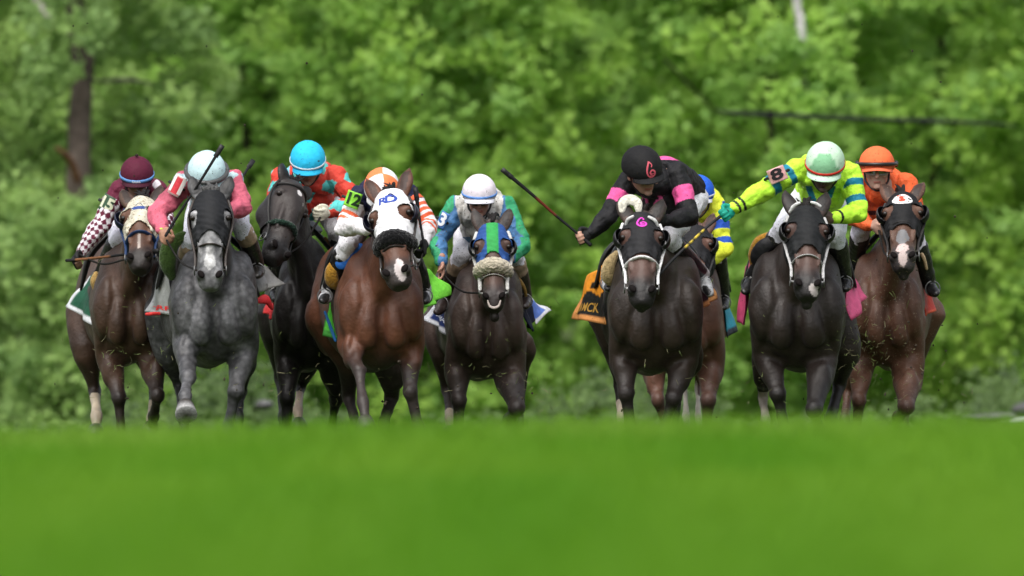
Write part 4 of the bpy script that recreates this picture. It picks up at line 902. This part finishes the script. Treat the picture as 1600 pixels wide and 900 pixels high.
# 1 -- number 5/15, maroon diamonds
h = horse(dict(name='racehorse', label='brown bay horse in a muddy cream hood with a blue triangle, far left', D=91.6, cx=202, sw=.90, zb=.70, hdx=-.17, poll=(219, 309), muz=(219, 418), twist=6, hs=1.06, hdr=1,
  coat=((.056, .030, .019), (.016, .011, .009), (.020, .014, .012)), face=(.12, .055, .032), marks=[(0, -.43, .010, .07, (.4, .34, .3))], bridle=(.01, .03, .09), nz=-.36, nbr=.015,
  FL=('S', [(172, 560), (186, 622), (190, 690), (192, 725)], 1.0), FR=('X', [(238, 572), (246, 618), (240, 650), (236, 668)], .95),
  HL=('HF', [(134, 545), (148, 610), (151, 650), (150, 672)], 1.0), HR=('HF', [(232, 560), (240, 600), (237, 652), (236, 676)], .9), socks=dict(HL=.25, HR=.55), sockc=(.45, .38, .28),
  hood=dict(c=(.55, .52, .42), z=-.34, mat='hood_mud', eye=(.084, .036, .050), nose=.06, cup=(.008, .012, .04), art=[('s', [[(-.045, -.016), (.045, -.016)], [(-.045, -.030), (.045, -.030)]], .012, 0.0, -.135, (.03, .07, .28)), ('s', [[(-.028, -.01), (0, .028), (.028, -.01)]], .004, 0.0, -.135, (.03, .05, .1))]),
  cloth=dict(L=dict(q=[(166, 418), (152, 512), (106, 480), (140, 432)], d=(.42, .46, 1.0, .9), c=(.006, .075, .035), b=(.62, .64, .66), bw=.09)),
  extra=[('saddle_pad', 'fleece', (.42, .28, .10), [(150, 428, .40), (146, 440, .38), (150, 456, .40)], [.018, .022, .016], .8)])); H.append(h)
hd, pt = jockey(dict(label='jockey in maroon silks with white diamonds and maroon cap, arm out holding reins', j=dict(head=(214, 279, -.02), sL=(188, 300, .14), sR=(243, 300, .14), eL=(157, 352, .06), eR=(258, 345, .05), wL=(127, 394, -.02), hL=(113, 414, -.06), wR=(243, 372, -.12), pel=(206, 322, .78), kL=(186, 372, .28), aL=(158, 428, .52), kR=(236, 380, .3), aR=(258, 440, .5)),
  cap=dict(c=(.085, .010, .028), band=(.13, .30, .62), peak=(.05, .008, .02), pompom=(.02, .01, .01), bw=.010, text='R.H.M.E.'), pitch=22, k=.98, silk=silk1, skin=(.24, .13, .09), gloveL=BLK, half=True, thL=(0, -.6, .9), nrL=(.9, -.3, .2), breech=(.68, .68, .78),
  plate=dict(at=(166, 318, .02), size=(.085, .115), rot=28, yaw=-22, c=(.045, .10, .055), t='15', ts=.11, tc=(.72, .74, .55))), h)
whip('brown whip held level beside the muddy cream hood', h['D'], [(104, 407, -.10), (120, 406, -.12), (160, 402, -.25), (200, 397, -.45), (238, 393, -.72)], [.010, .010, .009, .009, .012], [(0, BLK), ((.06, .42), (.16, .07, .03))])
reins(h, [W(120, 396, h['D']-.06), None]); reins(h, [None, hd['R']])
# 2 -- grey
h = horse(dict(name='racehorse', label='dappled grey horse in a black hood with one front hoof lifted', D=90.2, cx=336, sw=1.07, zb=.69, hdx=-.18, poll=(329, 302), muz=(328, 451), twist=0, hs=1.07, earl=.85, mzk=1, mat='coat_grey', ptz=.50, shoe=True,
  patches=[(297, 522, -.1, .09, 2.3), (388, 548, .05, .08, 2.0), (352, 508, -.05, .06, 1.8), (300, 470, .0, .10, 1.5), (375, 470, 0, .10, 1.4)], coat=((.072, .072, .076), (.058, .059, .062), (.14, .14, .145)), face=(.32, .32, .33), marks=[(0, -.47, .032, .055, (.50, .50, .50)), (-.0, -.38, .025, .05, (.42, .42, .42))], bridle=(.03, .022, .018), nz=-.36, nbr=.013, hair=(.10, .10, .10), tailc=(.42, .36, .24), tail=.12, taild=-.62,
  FL=('F', [(292, 538), (293, 590), (289, 618), (290, 634)], 1.08), FR=('S', [(380, 545), (368, 612), (355, 670), (352, 705)], 1.12), HL=('H', [(262, 545), (280, 600), (285, 640), (290, 700)], 1.0), HR=('H', [(380, 560), (378, 610), (372, 650), (374, 700)], .9), hoof=dict(FL=1.0),
  hood=dict(c=(.012, .013, .015), z=-.35, eye=(.098, .022, .060), nose=.07, cup=None),
  cloth=dict(L=dict(q=[(262, 395), (268, 492), (232, 488), (250, 410)], d=(.40, .42, .95, .85), c=(.30, .31, .30), b=(.50, .51, .52), bw=.06, text=[('TURF', .90, .50, (.34, .10), (.75, .03, .03), 0)]), R=dict(q=[(382, 395), (402, 458), (438, 445), (395, 400)], d=(.40, .48, .95, .80), c=(.22, .22, .22), b=(.24, .24, .23), wave=.03)),
  extra=[('saddle_pad', 'fleece', (.055, .10, .025), [(286, 368, .28), (266, 385, .26), (262, 412, .28), (268, 432, .33)], [.03, .055, .055, .03], .6), ('cloth_hem', 'cloth', (.62, .03, .03), [(229, 491, .6), (240, 490, .6), (250, 490, .62)], [.010, .012, .010], .6),
         ('saddle_tag', 'cloth', (.62, .03, .04), [(404, 470, .5), (416, 468, .55), (424, 480, .6)], [.02, .035, .02], .5), ('girth_strap', 'leather', BLK, [(386, 400, .3), (395, 430, .35), (404, 462, .4)], [.008, .009, .009], .5)])); H.append(h)
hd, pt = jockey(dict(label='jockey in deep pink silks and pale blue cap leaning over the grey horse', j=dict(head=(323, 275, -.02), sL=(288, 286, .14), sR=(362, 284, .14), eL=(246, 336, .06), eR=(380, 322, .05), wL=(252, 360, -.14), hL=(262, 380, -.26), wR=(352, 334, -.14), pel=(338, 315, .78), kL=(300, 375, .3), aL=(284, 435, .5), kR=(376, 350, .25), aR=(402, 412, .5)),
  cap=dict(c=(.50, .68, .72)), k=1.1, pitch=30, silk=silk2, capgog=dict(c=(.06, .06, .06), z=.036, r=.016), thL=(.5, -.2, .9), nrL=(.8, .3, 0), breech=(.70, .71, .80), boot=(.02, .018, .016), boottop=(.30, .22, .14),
  plate=dict(at=(276, 290, -.0), size=(.085, .135), rot=28, yaw=-20, c=(.62, .04, .06), edge=(.7, .68, .66), t='11', ts=.15, sx=.9, tc=(.76, .72, .70)),
  extra=[('wrist_band', 'plastic', (.42, .62, .04), [(245, 356, -.14), (252, 358, -.17), (260, 356, -.14)], [.008, .010, .008], .8)]), h)
reins(h, [hd['L'], hd['R']])
whip('black whip slanting up across the pale blue cap', h['D'], [(259, 368, -.30), (272, 346, -.28), (300, 303, -.30), (315, 280, -.33), (339, 241, -.33)], [.010, .009, .008, .009, .010], [(0, BLK)])
whip('black whip with only its tip showing behind the pink shoulder', h['D'], [(352, 322, -.08), (366, 296, .1), (390, 259, .3)], [.009, .008, .009], [(0, BLK)])
# 3 -- dark, turquoise cap
h = horse(dict(name='racehorse', label='near-black horse with a small white star, head turned to the left', D=91.8, cx=483, sw=.86, zb=.66, hdx=-.10, poll=(469, 288), muz=(431, 408), twist=-34, hs=1.12, earl=.62, pd=.08,
  coat=((.013, .011, .0105), (.008, .007, .007), (.016, .014, .014)), face=(.030, .022, .019), marks=[(-.005, -.10, .017, .024, (.72, .70, .70)), (.03, -.17, .006, .012, (.3, .28, .26))], bridle=(.014, .013, .012), nz=-.36, nbr=.010, roll=dict(c=(.012, .030, .020), r=.018, z=-.375),
  FL=('S', [(452, 565), (449, 620), (447, 690), (446, 728)], 1.05), FR=('B', [(520, 580), (525, 622), (518, 670), (516, 700)], .95), HL=('H', [(432, 520), (440, 590), (445, 650), (445, 700)], 1.1), HR=('HF', [(478, 570), (470, 605), (465, 640), (467, 662)], .85), socks=dict(HR=.25), sockc=(.45, .36, .28),
  cloth=dict(L=dict(q=[(446, 425), (434, 492), (418, 492), (432, 440)], d=(.42, .5, .95, .85), c=(.02, .018, .018), b=(.60, .03, .03), bw=.22), R=dict(q=[(516, 372), (540, 400), (560, 395), (532, 370)], d=(.42, .5, .9, .8), c=(.35, .52, .66), b=(.7, .7, .7))),
  extra=[('saddle_pad', 'leather', (.16, .10, .04), [(508, 372, .35), (522, 388, .38), (530, 400, .42)], [.010, .012, .010], .7), ('saddle_tag', 'cloth', (.66, .05, .06), [(427, 475, .4), (424, 487, .4), (423, 497, .4)], [.012, .014, .012], .6)])); H.append(h)
hd, pt = jockey(dict(label='jockey in red silks with teal patches and a bright turquoise cap', j=dict(head=(481, 256, .0), sL=(442, 280, .16), sR=(524, 276, .16), eL=(424, 335, .06), eR=(557, 315, .08), wL=(446, 360, -.10), wR=(515, 331, -.12), pel=(492, 310, .8), kL=(445, 385, .3), aL=(432, 450, .5), kR=(524, 358, .25), aR=(544, 425, .5)),
  cap=dict(c=(.025, .48, .76), band=(.62, .68, .72), bw=.006, peak=(.02, .38, .62)), pitch=28, k=1.03, silk=silk3, breech=(.60, .60, .62), skin=(.30, .15, .10), gloveR=(.62, .60, .48), gloveL=(.5, .5, .45)), h)
reins(h, [hd['L'], hd['R']])
# 4 -- number 12
h = horse(dict(name='racehorse', label='reddish bay horse in a white hood with a black fleece noseband', D=90.0, cx=596, sw=1.06, zb=.66, hdx=-.20, poll=(605, 300), muz=(622, 446), twist=12, hs=1.15, ear=.3,
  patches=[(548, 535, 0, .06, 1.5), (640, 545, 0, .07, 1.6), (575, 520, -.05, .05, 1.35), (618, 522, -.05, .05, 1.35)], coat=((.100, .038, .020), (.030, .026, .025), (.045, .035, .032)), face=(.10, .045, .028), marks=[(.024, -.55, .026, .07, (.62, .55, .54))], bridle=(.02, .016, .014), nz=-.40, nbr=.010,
  FL=('F', [(548, 540), (561, 578), (567, 628), (571, 658)], 1.0), FR=('S', [(641, 545), (641, 612), (654, 668), (656, 705)], 1.02), HL=('H', [(545, 560), (545, 620), (555, 660), (556, 700)], 1.0), HR=('H', [(612, 580), (612, 620), (600, 660), (602, 700)], 1.05), ptz=.74,
  hood=dict(c=(.82, .82, .84), z=-.345, eye=(.088, .032, .050), nose=.03, cup=(.008, .008, .02), art=[('text', 'R', -.024, -.080, .080, (.03, .07, .36)), ('text', 'D', .022, -.080, .092, (.03, .07, .36)), ('s', [[(-.004, .036), (.008, .046), (.022, .030), (.016, .016)]], .010, .012, -.08, (.012, .02, .10))]),
  roll=dict(c=(.010, .010, .011), r=.046, z=-.345),
  cloth=dict(L=dict(q=[(533, 425), (520, 528), (505, 525), (520, 440)], d=(.45, .5, .75, .7), c=(.10, .58, .05), b=(.06, .30, .05), bw=.1), R=dict(q=[(644, 412), (662, 482), (702, 460), (672, 420)], d=(.40, .46, .95, .80), c=(.20, .70, .06), wave=.03)),
  extra=[('saddle_pad', 'fleece', (.34, .18, .025), [(526, 405, .36), (518, 422, .33), (519, 440, .36), (526, 450, .40)], [.02, .04, .045, .02], .6), ('saddle_pad', 'cloth', (.02, .14, .52), [(563, 388, .30), (548, 400, .27), (534, 411, .28)], [.035, .055, .045], .35), ('girth_strap', 'cloth', (.02, .14, .42), [(508, 488, .5), (516, 510, .5), (524, 532, .5)], [.009, .011, .009], .5)])); H.append(h)
hd, pt = jockey(dict(label='jockey in white sleeves with orange hoops and an orange and white cap', j=dict(head=(596, 299, -.06), sL=(563, 308, .12), sR=(636, 304, .12), eL=(538, 354, .02), eR=(668, 350, .04), wL=(578, 356, -.16), wR=(664, 378, -.10), hR=(661, 396, -.16), pel=(585, 335, .78), kL=(542, 384, .26), aL=(512, 452, .5), tL=(502, 466, .3), kR=(640, 395, .3), aR=(664, 452, .5)),
  cap=dict(fn=quarter((.82, .80, .82), (.85, .22, .08)), peak=(.8, .8, .82), c=(.8, .8, .8)), pitch=42, yaw=5, k=1.02, silk=silk4, gloveR=BLK, half=False, thR=(0, -.7, .7), nrR=(-.9, -.3, 0), breech=(.76, .76, .80), toe=(.45, .46, .48), skin=(.30, .16, .11),
  plate=dict(at=(551, 312, -.03), size=(.10, .105), rot=20, yaw=-8, c=(.25, .66, .05), t='12', ts=.105, tc=(.008, .03, .008))), h)
reins(h, [hd['L'], hd['R']], (.03, .025, .02))
whip('black whip held upright beside the white hooded horse', h['D'], [(664, 396, -.22), (661, 375, -.21), (656, 345, -.18), (651, 309, -.16)], [.012, .009, .009, .013], [(0, BLK)])
# 5 -- white cap
h = horse(dict(name='racehorse', label='dark bay horse in a blue hood with a green stripe and cream noseband', D=91.4, cx=762, sw=.92, zb=.60, hdx=-.17, ztop=1.46, poll=(769, 352), muz=(772, 482), twist=0, hs=.98, forelock=0, mouth=.09,
  coat=((.052, .035, .028), (.026, .020, .018), (.045, .035, .034)), face=(.10, .055, .042), bridle=(.50, .50, .48), chk=.013, nz=-.40, nbr=.007,
  FL=('S', [(716, 580), (717, 625), (716, 690), (716, 728)], 1.05), FR=('X', [(796, 590), (807, 638), (797, 655), (790, 668)], 1.15), HL=('HF', [(690, 545), (700, 610), (703, 655), (703, 675)], .95), HR=('H', [(820, 540), (815, 600), (812, 660), (812, 700)], .8), socks=dict(HL=.72), sockc=(.40, .34, .27),
  hood=dict(c=(.025, .08, .27), z=-.30, eye=(.086, .034, .050), nose=.06, cup=(.008, .008, .012), paint=[strip_paint(.036, (.03, .30, .07))]), roll=dict(c=(.50, .45, .35), r=.046, z=-.335),
  cloth=dict(L=dict(q=[(724, 440), (706, 528), (664, 500), (700, 455)], d=(.42, .48, 1.0, .85), c=(.012, .03, .14), b=(.66, .68, .74), bw=.13, text=[('SUMMA', .74, .52, (.17, .13), (.6, .64, .74), -.1)]), R=dict(q=[(806, 440), (826, 520), (836, 495), (818, 450)], d=(.42, .46, .7, .6), c=(.008, .012, .035))),
  extra=[('lower_lip', 'coat', (.42, .36, .33), [(762, 470, -.74), (765, 478, -.75), (772, 481, -.76), (779, 478, -.75), (782, 470, -.74)], [.005, .008, .010, .008, .005], .8), ('saddle_pad', 'leather', (.32, .19, .05), [(738, 430, .32), (724, 438, .32), (713, 450, .34), (709, 462, .38)], [.010, .012, .012, .010], .8), ('saddle_pad', 'leather', (.32, .19, .05), [(804, 432, .32), (812, 438, .32), (819, 450, .34), (822, 462, .38)], [.010, .012, .012, .010], .8)])); H.append(h)
mkq = dict(q=[(828, 466), (838, 505), (862, 486), (836, 470)], d=(.6, .65, 1.0, .9))
def flap(h, q, deps, c, b, bw, nm='saddle_cloth_corner', wave=.01):
    D = h['D']; P = [W(*p, D+d) for p, d in zip(q, deps)]; fn = lambda u, v: (P[0]*(1-u)+P[1]*u)*(1-v)+(P[3]*(1-u)+P[2]*u)*v+np.array([0, wave*math.sin(7*v+3*u), wave*math.sin(5*u+4*v)])
    V, F = grid(fn, 18, 18); uv = np.array([(i/17, j/17) for i in range(18) for j in range(18)]); cc = np.tile(np.array(c, float), (len(V), 1)); cc[(uv[:, 0] > 1-bw) | (uv[:, 1] > 1-bw) | (uv[:, 0] < bw*.5)] = b
    V2, F2 = shell(V, F, .006); return mk(nm, V2, F2, M['cloth'], h['root'], np.vstack([cc, cc]))
flap(h, **mkq and dict(q=mkq['q'], deps=mkq['d']), c=(.10, .20, .62), b=(.76, .77, .82), bw=.2)
hd, pt = jockey(dict(label='jockey in mud-spattered white silks with blue and green sleeves and a white cap', j=dict(head=(749, 308, -.04), sL=(712, 326, .14), sR=(787, 324, .14), eL=(684, 378, .06), eR=(815, 382, .02), wL=(690, 408, -.06), hL=(690, 432, -.08), wR=(800, 402, -.14), pel=(758, 340, .78), kL=(722, 396, .26), aL=(698, 460, .5), tL=(682, 482, .36), kR=(803, 400, .28), aR=(820, 460, .5)),
  cap=dict(c=(.74, .69, .75), band=(.12, .28, .66), bw=.007, peak=(.74, .74, .80)), pitch=16, k=1.0, silk=silk5, silkmat='silk_dirty', skin=(.40, .21, .15), gogc=(.02, .02, .02), curl=.45, thL=(.3, -.8, 0), nrL=(-.5, .8, 0), breech=(.74, .74, .80), boot=(.032, .022, .020), boottop=(.30, .22, .15),
  plate=dict(at=(691, 344, .0), size=(.065, .115), rot=28, yaw=-28, c=(.05, .16, .42), t='3', ts=.12, tc=(.8, .82, .86))), h)
reins(h, [hd['L'], hd['R']])
whip('short black whip hanging from the bare hand of the white-capped jockey', h['D'], [(688, 428, -.12), (689, 440, -.10), (690, 456, .0)], [.007, .007, .007], [(0, BLK)])
# 7 -- behind
h = horse(dict(name='racehorse', label='brown horse mostly hidden behind the black-and-pink rider, black hood', D=93.0, cx=1070, sw=.98, zb=.62, hdx=.03, poll=(1085, 354), muz=(1083, 466), twist=8, hs=1.0, forelock=0,
  coat=((.105, .050, .034), (.060, .034, .027), (.03, .022, .02)), FL=('S', [(1022, 580), (1028, 625), (1045, 680), (1046, 720)], .9), FR=('S', [(1110, 575), (1106, 625), (1104, 690), (1104, 728)], 1.05), HL=('HF', [(1080, 550), (1070, 598), (1072, 650), (1075, 680)], .62), HR=('HF', [(1096, 550), (1090, 605), (1091, 650), (1094, 685)], .58), socks=dict(HL=.05, HR=.3), sockc=(.55, .50, .42), ptz=.5,
  hood=dict(c=(.012, .012, .014), z=-.36, eye=(.088, .034, .050), nose=.06, cup=(.008, .008, .01)), bridle=(.02, .02, .02),
  cloth=dict(R=dict(q=[(1118, 432), (1138, 528), (1155, 512), (1126, 445)], d=(.42, .48, .9, .8), c=(.015, .26, .36), b=(.008, .012, .02), bw=.1, wave=.012)),
  extra=[('saddle_pad', 'leather', (.42, .28, .08), [(1100, 425, .3), (1110, 432, .3), (1117, 445, .32), (1116, 462, .34)], [.010, .014, .014, .012], .8)])); H.append(h)
hd, pt = jockey(dict(label='jockey in yellow silks with blue hoops, half hidden behind the rider in black', j=dict(head=(1090, 308, -.02), sL=(1066, 325, .14), sR=(1114, 320, .14), eL=(1045, 370, .06), eR=(1129, 388, .04), wL=(1066, 395, -.1), wR=(1103, 410, -.12), pel=(1092, 330, .78), kL=(1058, 395, .3), aL=(1050, 450, .5), kR=(1118, 392, .26), aR=(1130, 462, .5)),
  cap=dict(c=(.02, .11, .60), peak=(.72, .74, .8), band=(.6, .62, .68), bw=.006), pitch=15, silk=silk7, breech=(.66, .66, .72), puff=1.15), h)
reins(h, [hd['L'], hd['R']])
# 6 -- black and pink
h = horse(dict(name='racehorse', label='big dark brown horse in a black hood with a pink emblem and white noseband', D=89.3, cx=1026, sw=1.16, zb=.64, hdx=-.10, poll=(1003, 335), muz=(1003, 474), twist=-2, hs=1.13, forelock=0, mouth=.02,
  coat=((.028, .018, .013), (.013, .010, .009), (.014, .012, .012)), face=(.10, .052, .040), bridle=(.68, .68, .68), chk=.010, nz=-.345, nbr=.020,
  FL=('S', [(975, 560), (978, 615), (985, 665), (988, 705)], 1.12), FR=('S', [(1066, 568), (1052, 622), (1036, 672), (1034, 705)], 1.10), HL=('H', [(962, 540), (968, 600), (972, 650), (974, 690)], .95), HR=('H', [(1080, 560), (1060, 610), (1055, 660), (1055, 700)], .8), socks=dict(HL=.62), sockc=(.45, .38, .3),
  hood=dict(c=(.016, .016, .018), z=-.35, eye=(.090, .028, .046), nose=.03, cup=(.008, .008, .01), art=[('s', SIX[:1], .010, -.004, -.095, (.62, .05, .45)), ('s', SIX[1:], .007, -.004, -.095, (.62, .05, .45))]),
  cloth=dict(L=dict(q=[(950, 410), (944, 506), (892, 498), (918, 432)], d=(.42, .46, 1.0, .85), c=(.010, .010, .011), b=(.62, .26, .08), bw=.12, paint=lambda uv, cc: (cc.__setitem__((uv[:, 0] < .48+.06*np.sin(uv[:, 1]*8)) , (.78, .28, .015)), cc.__setitem__(((uv[:, 0]-.30)**2/.006+(uv[:, 1]-.45)**2/.025) < 1, (.01, .01, .01)), cc)[2], text=[('JIM MCK', .74, .60, (.165, .24), (.40, .22, .04), .0)]),
             R=dict(q=[(1090, 400), (1100, 482), (1116, 468), (1096, 410)], d=(.40, .46, .70, .62), c=(.010, .011, .014), b=(.55, .28, .10), bw=.13)),
  extra=[('saddle_pad', 'fleece', (.52, .39, .20), [(963, 396, .28), (953, 412, .26), (950, 432, .28), (955, 446, .33)], [.02, .042, .045, .02], .7), ('tongue_tie', 'cloth', (.62, .58, .55), [(998, 467, -.73), (1004, 471, -.76), (1009, 468, -.74), (1010, 475, -.73)], [.006, .009, .008, .004], .6), ('ear_cover', 'fleece', (.62, .60, .52), [(972, 328, -.30), (974, 317, -.28), (984, 312, -.27), (995, 317, -.28), (998, 328, -.30)], [.022, .034, .038, .034, .022], .5),
         ('brow_strap', 'leather', (.66, .66, .66), [(978, 351, -.42), (981, 343, -.44), (989, 338, -.45)], [.009, .011, .009], .6), ('brow_strap', 'leather', (.66, .66, .66), [(1014, 339, -.45), (1023, 344, -.44), (1028, 353, -.42)], [.009, .011, .009], .6)])); H.append(h)
hd, pt = jockey(dict(label='jockey in black silks with pink arm bands, arm stretched out swinging a whip', j=dict(head=(1003, 268, -.06), sL=(983, 284, .10), sR=(1057, 272, .14), eL=(950, 338, .0), eR=(1078, 338, .02), wL=(924, 364, -.05), hL=(902, 374, -.08), wR=(1042, 345, -.18), pel=(1062, 302, .72), kL=(985, 375, .3), aL=(950, 432, .48), kR=(1044, 374, .12), aR=(1098, 428, .46), tR=(1108, 448, .34)),
  cap=dict(c=(.010, .010, .011), peak=(.012, .012, .013), logo=[(SIX[:1], .009, -.012, .062, (.60, .10, .14)), (SIX[1:], .006, -.012, .062, (.60, .10, .14))]), pitch=30, yaw=24, roll=-14, k=1.12, silk=silk6, fold=.006, skin=(.46, .26, .19), half=True, gloveL=BLK, gloveR=BLK, thL=(-.4, 0, .9), nrL=(-.2, -.9, -.3), breech=(.72, .72, .78), toe=(.42, .43, .45), gogc=(.03, .03, .032)), h)
reins(h, [None, hd['R']])
whip('long black and red whip swung out to the left by the rider in black', h['D'], [(922, 382, -.12), (905, 367, -.12), (870, 338, -.14), (835, 307, -.18), (797, 275, -.22)], [.013, .009, .0085, .010, .013], [(0, BLK), ((.42, .66), (.13, .022, .012))])
# 9 -- orange
h = horse(dict(name='racehorse', label='chestnut brown horse at far right in a black hood with a white round badge', D=91.2, cx=1387, sw=.90, zb=.67, hdx=.13, poll=(1410, 302), muz=(1410, 418), twist=4, hs=1.07, ear=.6, mat='coat_mud', mouth=.04, forelock=0,
  coat=((.088, .040, .024), (.040, .022, .016), (.05, .042, .042)), face=(.11, .055, .036), marks=[(0, -.50, .036, .035, (.62, .48, .46)), (0, -.57, .024, .05, (.5, .4, .38)), (0, -.41, .036, .055, (.22, .22, .23))], bridle=(.018, .016, .015), nz=-.30, nbr=.009,
  FL=('S', [(1346, 570), (1342, 625), (1338, 690), (1336, 728)], 1.0), FR=('X', [(1418, 590), (1416, 636), (1404, 652), (1398, 668)], 1.12), HL=('H', [(1350, 560), (1325, 610), (1320, 655), (1320, 700)], .95), HR=('H', [(1440, 520), (1430, 580), (1412, 650), (1412, 700)], .95), ptz=.45,
  hood=dict(c=(.010, .010, .011), z=-.36, eye=(.087, .032, .056), nose=.04, cup=(.008, .008, .01), disc=[(0, -.094, .058, .058, (.80, .78, .76))], art=[('text', 'T', 0, -.082, .092, (.72, .07, .03)), ('text', 'S', 0, -.098, .088, (.72, .07, .03))]),
  cloth=dict(L=dict(q=[(1345, 372), (1340, 430), (1318, 420), (1335, 380)], d=(.42, .46, .9, .8), c=BLK), R=dict(q=[(1436, 425), (1443, 495), (1462, 485), (1446, 430)], d=(.42, .46, .9, .8), c=(.46, .035, .02), b=(.60, .08, .03), bw=.08, wave=.014)),
  extra=[('saddle_pad', 'leather', (.55, .32, .12), [(1358, 381, .28), (1344, 386, .28), (1332, 394, .30)], [.007, .010, .008], .8), ('saddle_pad', 'leather', (.55, .40, .24), [(1434, 388, .30), (1443, 402, .3), (1448, 420, .34)], [.010, .012, .010], .8)])); H.append(h)
hd, pt = jockey(dict(label='jockey in plain orange silks and orange cap with dark goggles, far right', j=dict(head=(1370, 266, -.04), sL=(1342, 292, .14), sR=(1414, 290, .14), eL=(1330, 335, .06), eR=(1432, 335, .04), wL=(1362, 352, -.12), wR=(1420, 355, -.12), pel=(1378, 318, .78), kL=(1346, 356, .10), aL=(1334, 420, .5), kR=(1430, 372, .3), aR=(1452, 440, .5), tR=(1462, 452, .34)),
  cap=dict(c=(.82, .16, .055), peak=(.85, .17, .08)), pitch=2, k=1.05, silk=silk9, capgog=dict(c=(.015, .015, .015), z=.040, r=.013), skin=(.46, .28, .21), gogc=(.35, .35, .36), gog=(-.002, -.098), stubble=1, breech=(.74, .70, .80)), h)
reins(h, [hd['L'], hd['R']])
# 8 -- lime
h = horse(dict(name='racehorse', label='large black-brown horse in a plain black hood, second from right', D=89.2, cx=1246, sw=1.18, zb=.66, hdx=.07, poll=(1261, 325), muz=(1262, 464), twist=-3, hs=1.11, mouth=.05,
  coat=((.020, .0135, .011), (.011, .009, .008), (.014, .012, .012)), face=(.085, .045, .034), marks=[(.03, -.585, .025, .03, (.4, .36, .35))], bridle=(.40, .40, .40), chk=.010, nz=-.37, nbr=.010,
  FL=('S', [(1202, 560), (1215, 615), (1226, 668), (1228, 705)], 1.12), FR=('X', [(1284, 570), (1272, 640), (1278, 668), (1280, 690)], 1.1), HL=('H', [(1195, 580), (1192, 620), (1196, 655), (1196, 690)], .8), HR=('H', [(1320, 545), (1312, 600), (1298, 655), (1296, 690)], 1.1), socks=dict(HL=.1), sockc=(.40, .35, .30),
  hood=dict(c=(.010, .011, .012), z=-.375, eye=(.090, .030, .046), nose=.07, cup=(.006, .006, .007)),
  cloth=dict(L=dict(q=[(1176, 400), (1162, 508), (1153, 500), (1166, 420)], d=(.45, .5, .8, .7), c=(.68, .09, .22), b=(.70, .10, .25)), R=dict(q=[(1318, 405), (1334, 500), (1350, 466), (1324, 412)], d=(.42, .48, .95, .85), c=(.68, .10, .24), b=(.55, .07, .18), bw=.05, wave=.022)),
  extra=[('saddle_pad', 'fleece', (.40, .20, .03), [(1222, 362, .34), (1200, 370, .34), (1184, 378, .36), (1174, 398, .40), (1175, 415, .44)], [.02, .03, .03, .022, .014], .7), ('saddle_pad', 'cloth', (.008, .008, .010), [(1216, 376, .26), (1196, 384, .26), (1184, 402, .30), (1184, 418, .34)], [.03, .05, .055, .03], .5),
         ('brow_strap', 'leather', (.66, .66, .66), [(1234, 331, -.44), (1240, 322, -.46), (1249, 317, -.47)], [.009, .011, .009], .6), ('brow_strap', 'leather', (.66, .66, .66), [(1268, 316, -.47), (1275, 318, -.46), (1282, 322, -.45)], [.008, .010, .008], .6)])); H.append(h)
hd, pt = jockey(dict(label='jockey in lime green silks with teal hoops and number eight on the arm', j=dict(head=(1289, 262, -.06), sL=(1246, 266, .10), sR=(1328, 272, .14), eL=(1190, 300, .0), eR=(1341, 332, .04), wL=(1146, 326, -.08), hL=(1118, 345, -.14), wR=(1302, 342, -.14), pel=(1284, 300, .75), kL=(1222, 358, .24), aL=(1176, 430, .5), tL=(1164, 448, .36), kR=(1306, 368, .2), aR=(1320, 432, .46)),
  cap=dict(fn=cap8, c=(.5, .7, .52), band=(.55, .03, .02), peak=(.50, .70, .55), bw=.008), pitch=30, yaw=-4, roll=4, k=1.12, silk=silk8, skin=(.10, .06, .045), gloveL=(.01, .30, .22), thL=(-.4, 0, .9), nrL=(.1, -.9, -.3), breech=(.74, .74, .84),
  plate=dict(at=(1214, 273, -.085), size=(.118, .095), rot=-22, yaw=-6, c=(.66, .34, .34), edge=(.72, .45, .45), t='8', ts=.13, sx=1.25, sy=.75, tc=(.01, .008, .01))), h)
reins(h, [None, hd['R']])
whip('black whip with a yellow checked grip section held low by the lime rider', h['D'], [(1136, 330, -.12), (1108, 352, -.2), (1080, 378, -.28), (1050, 407, -.36), (1022, 438, -.42)], [.012, .009, .009, .010, .012], [(0, (.02, .02, .022)), ((.30, .62, 26), (.55, .42, .05))])
for o in bpy.data.objects:
    if 'base' in o: del o['base']
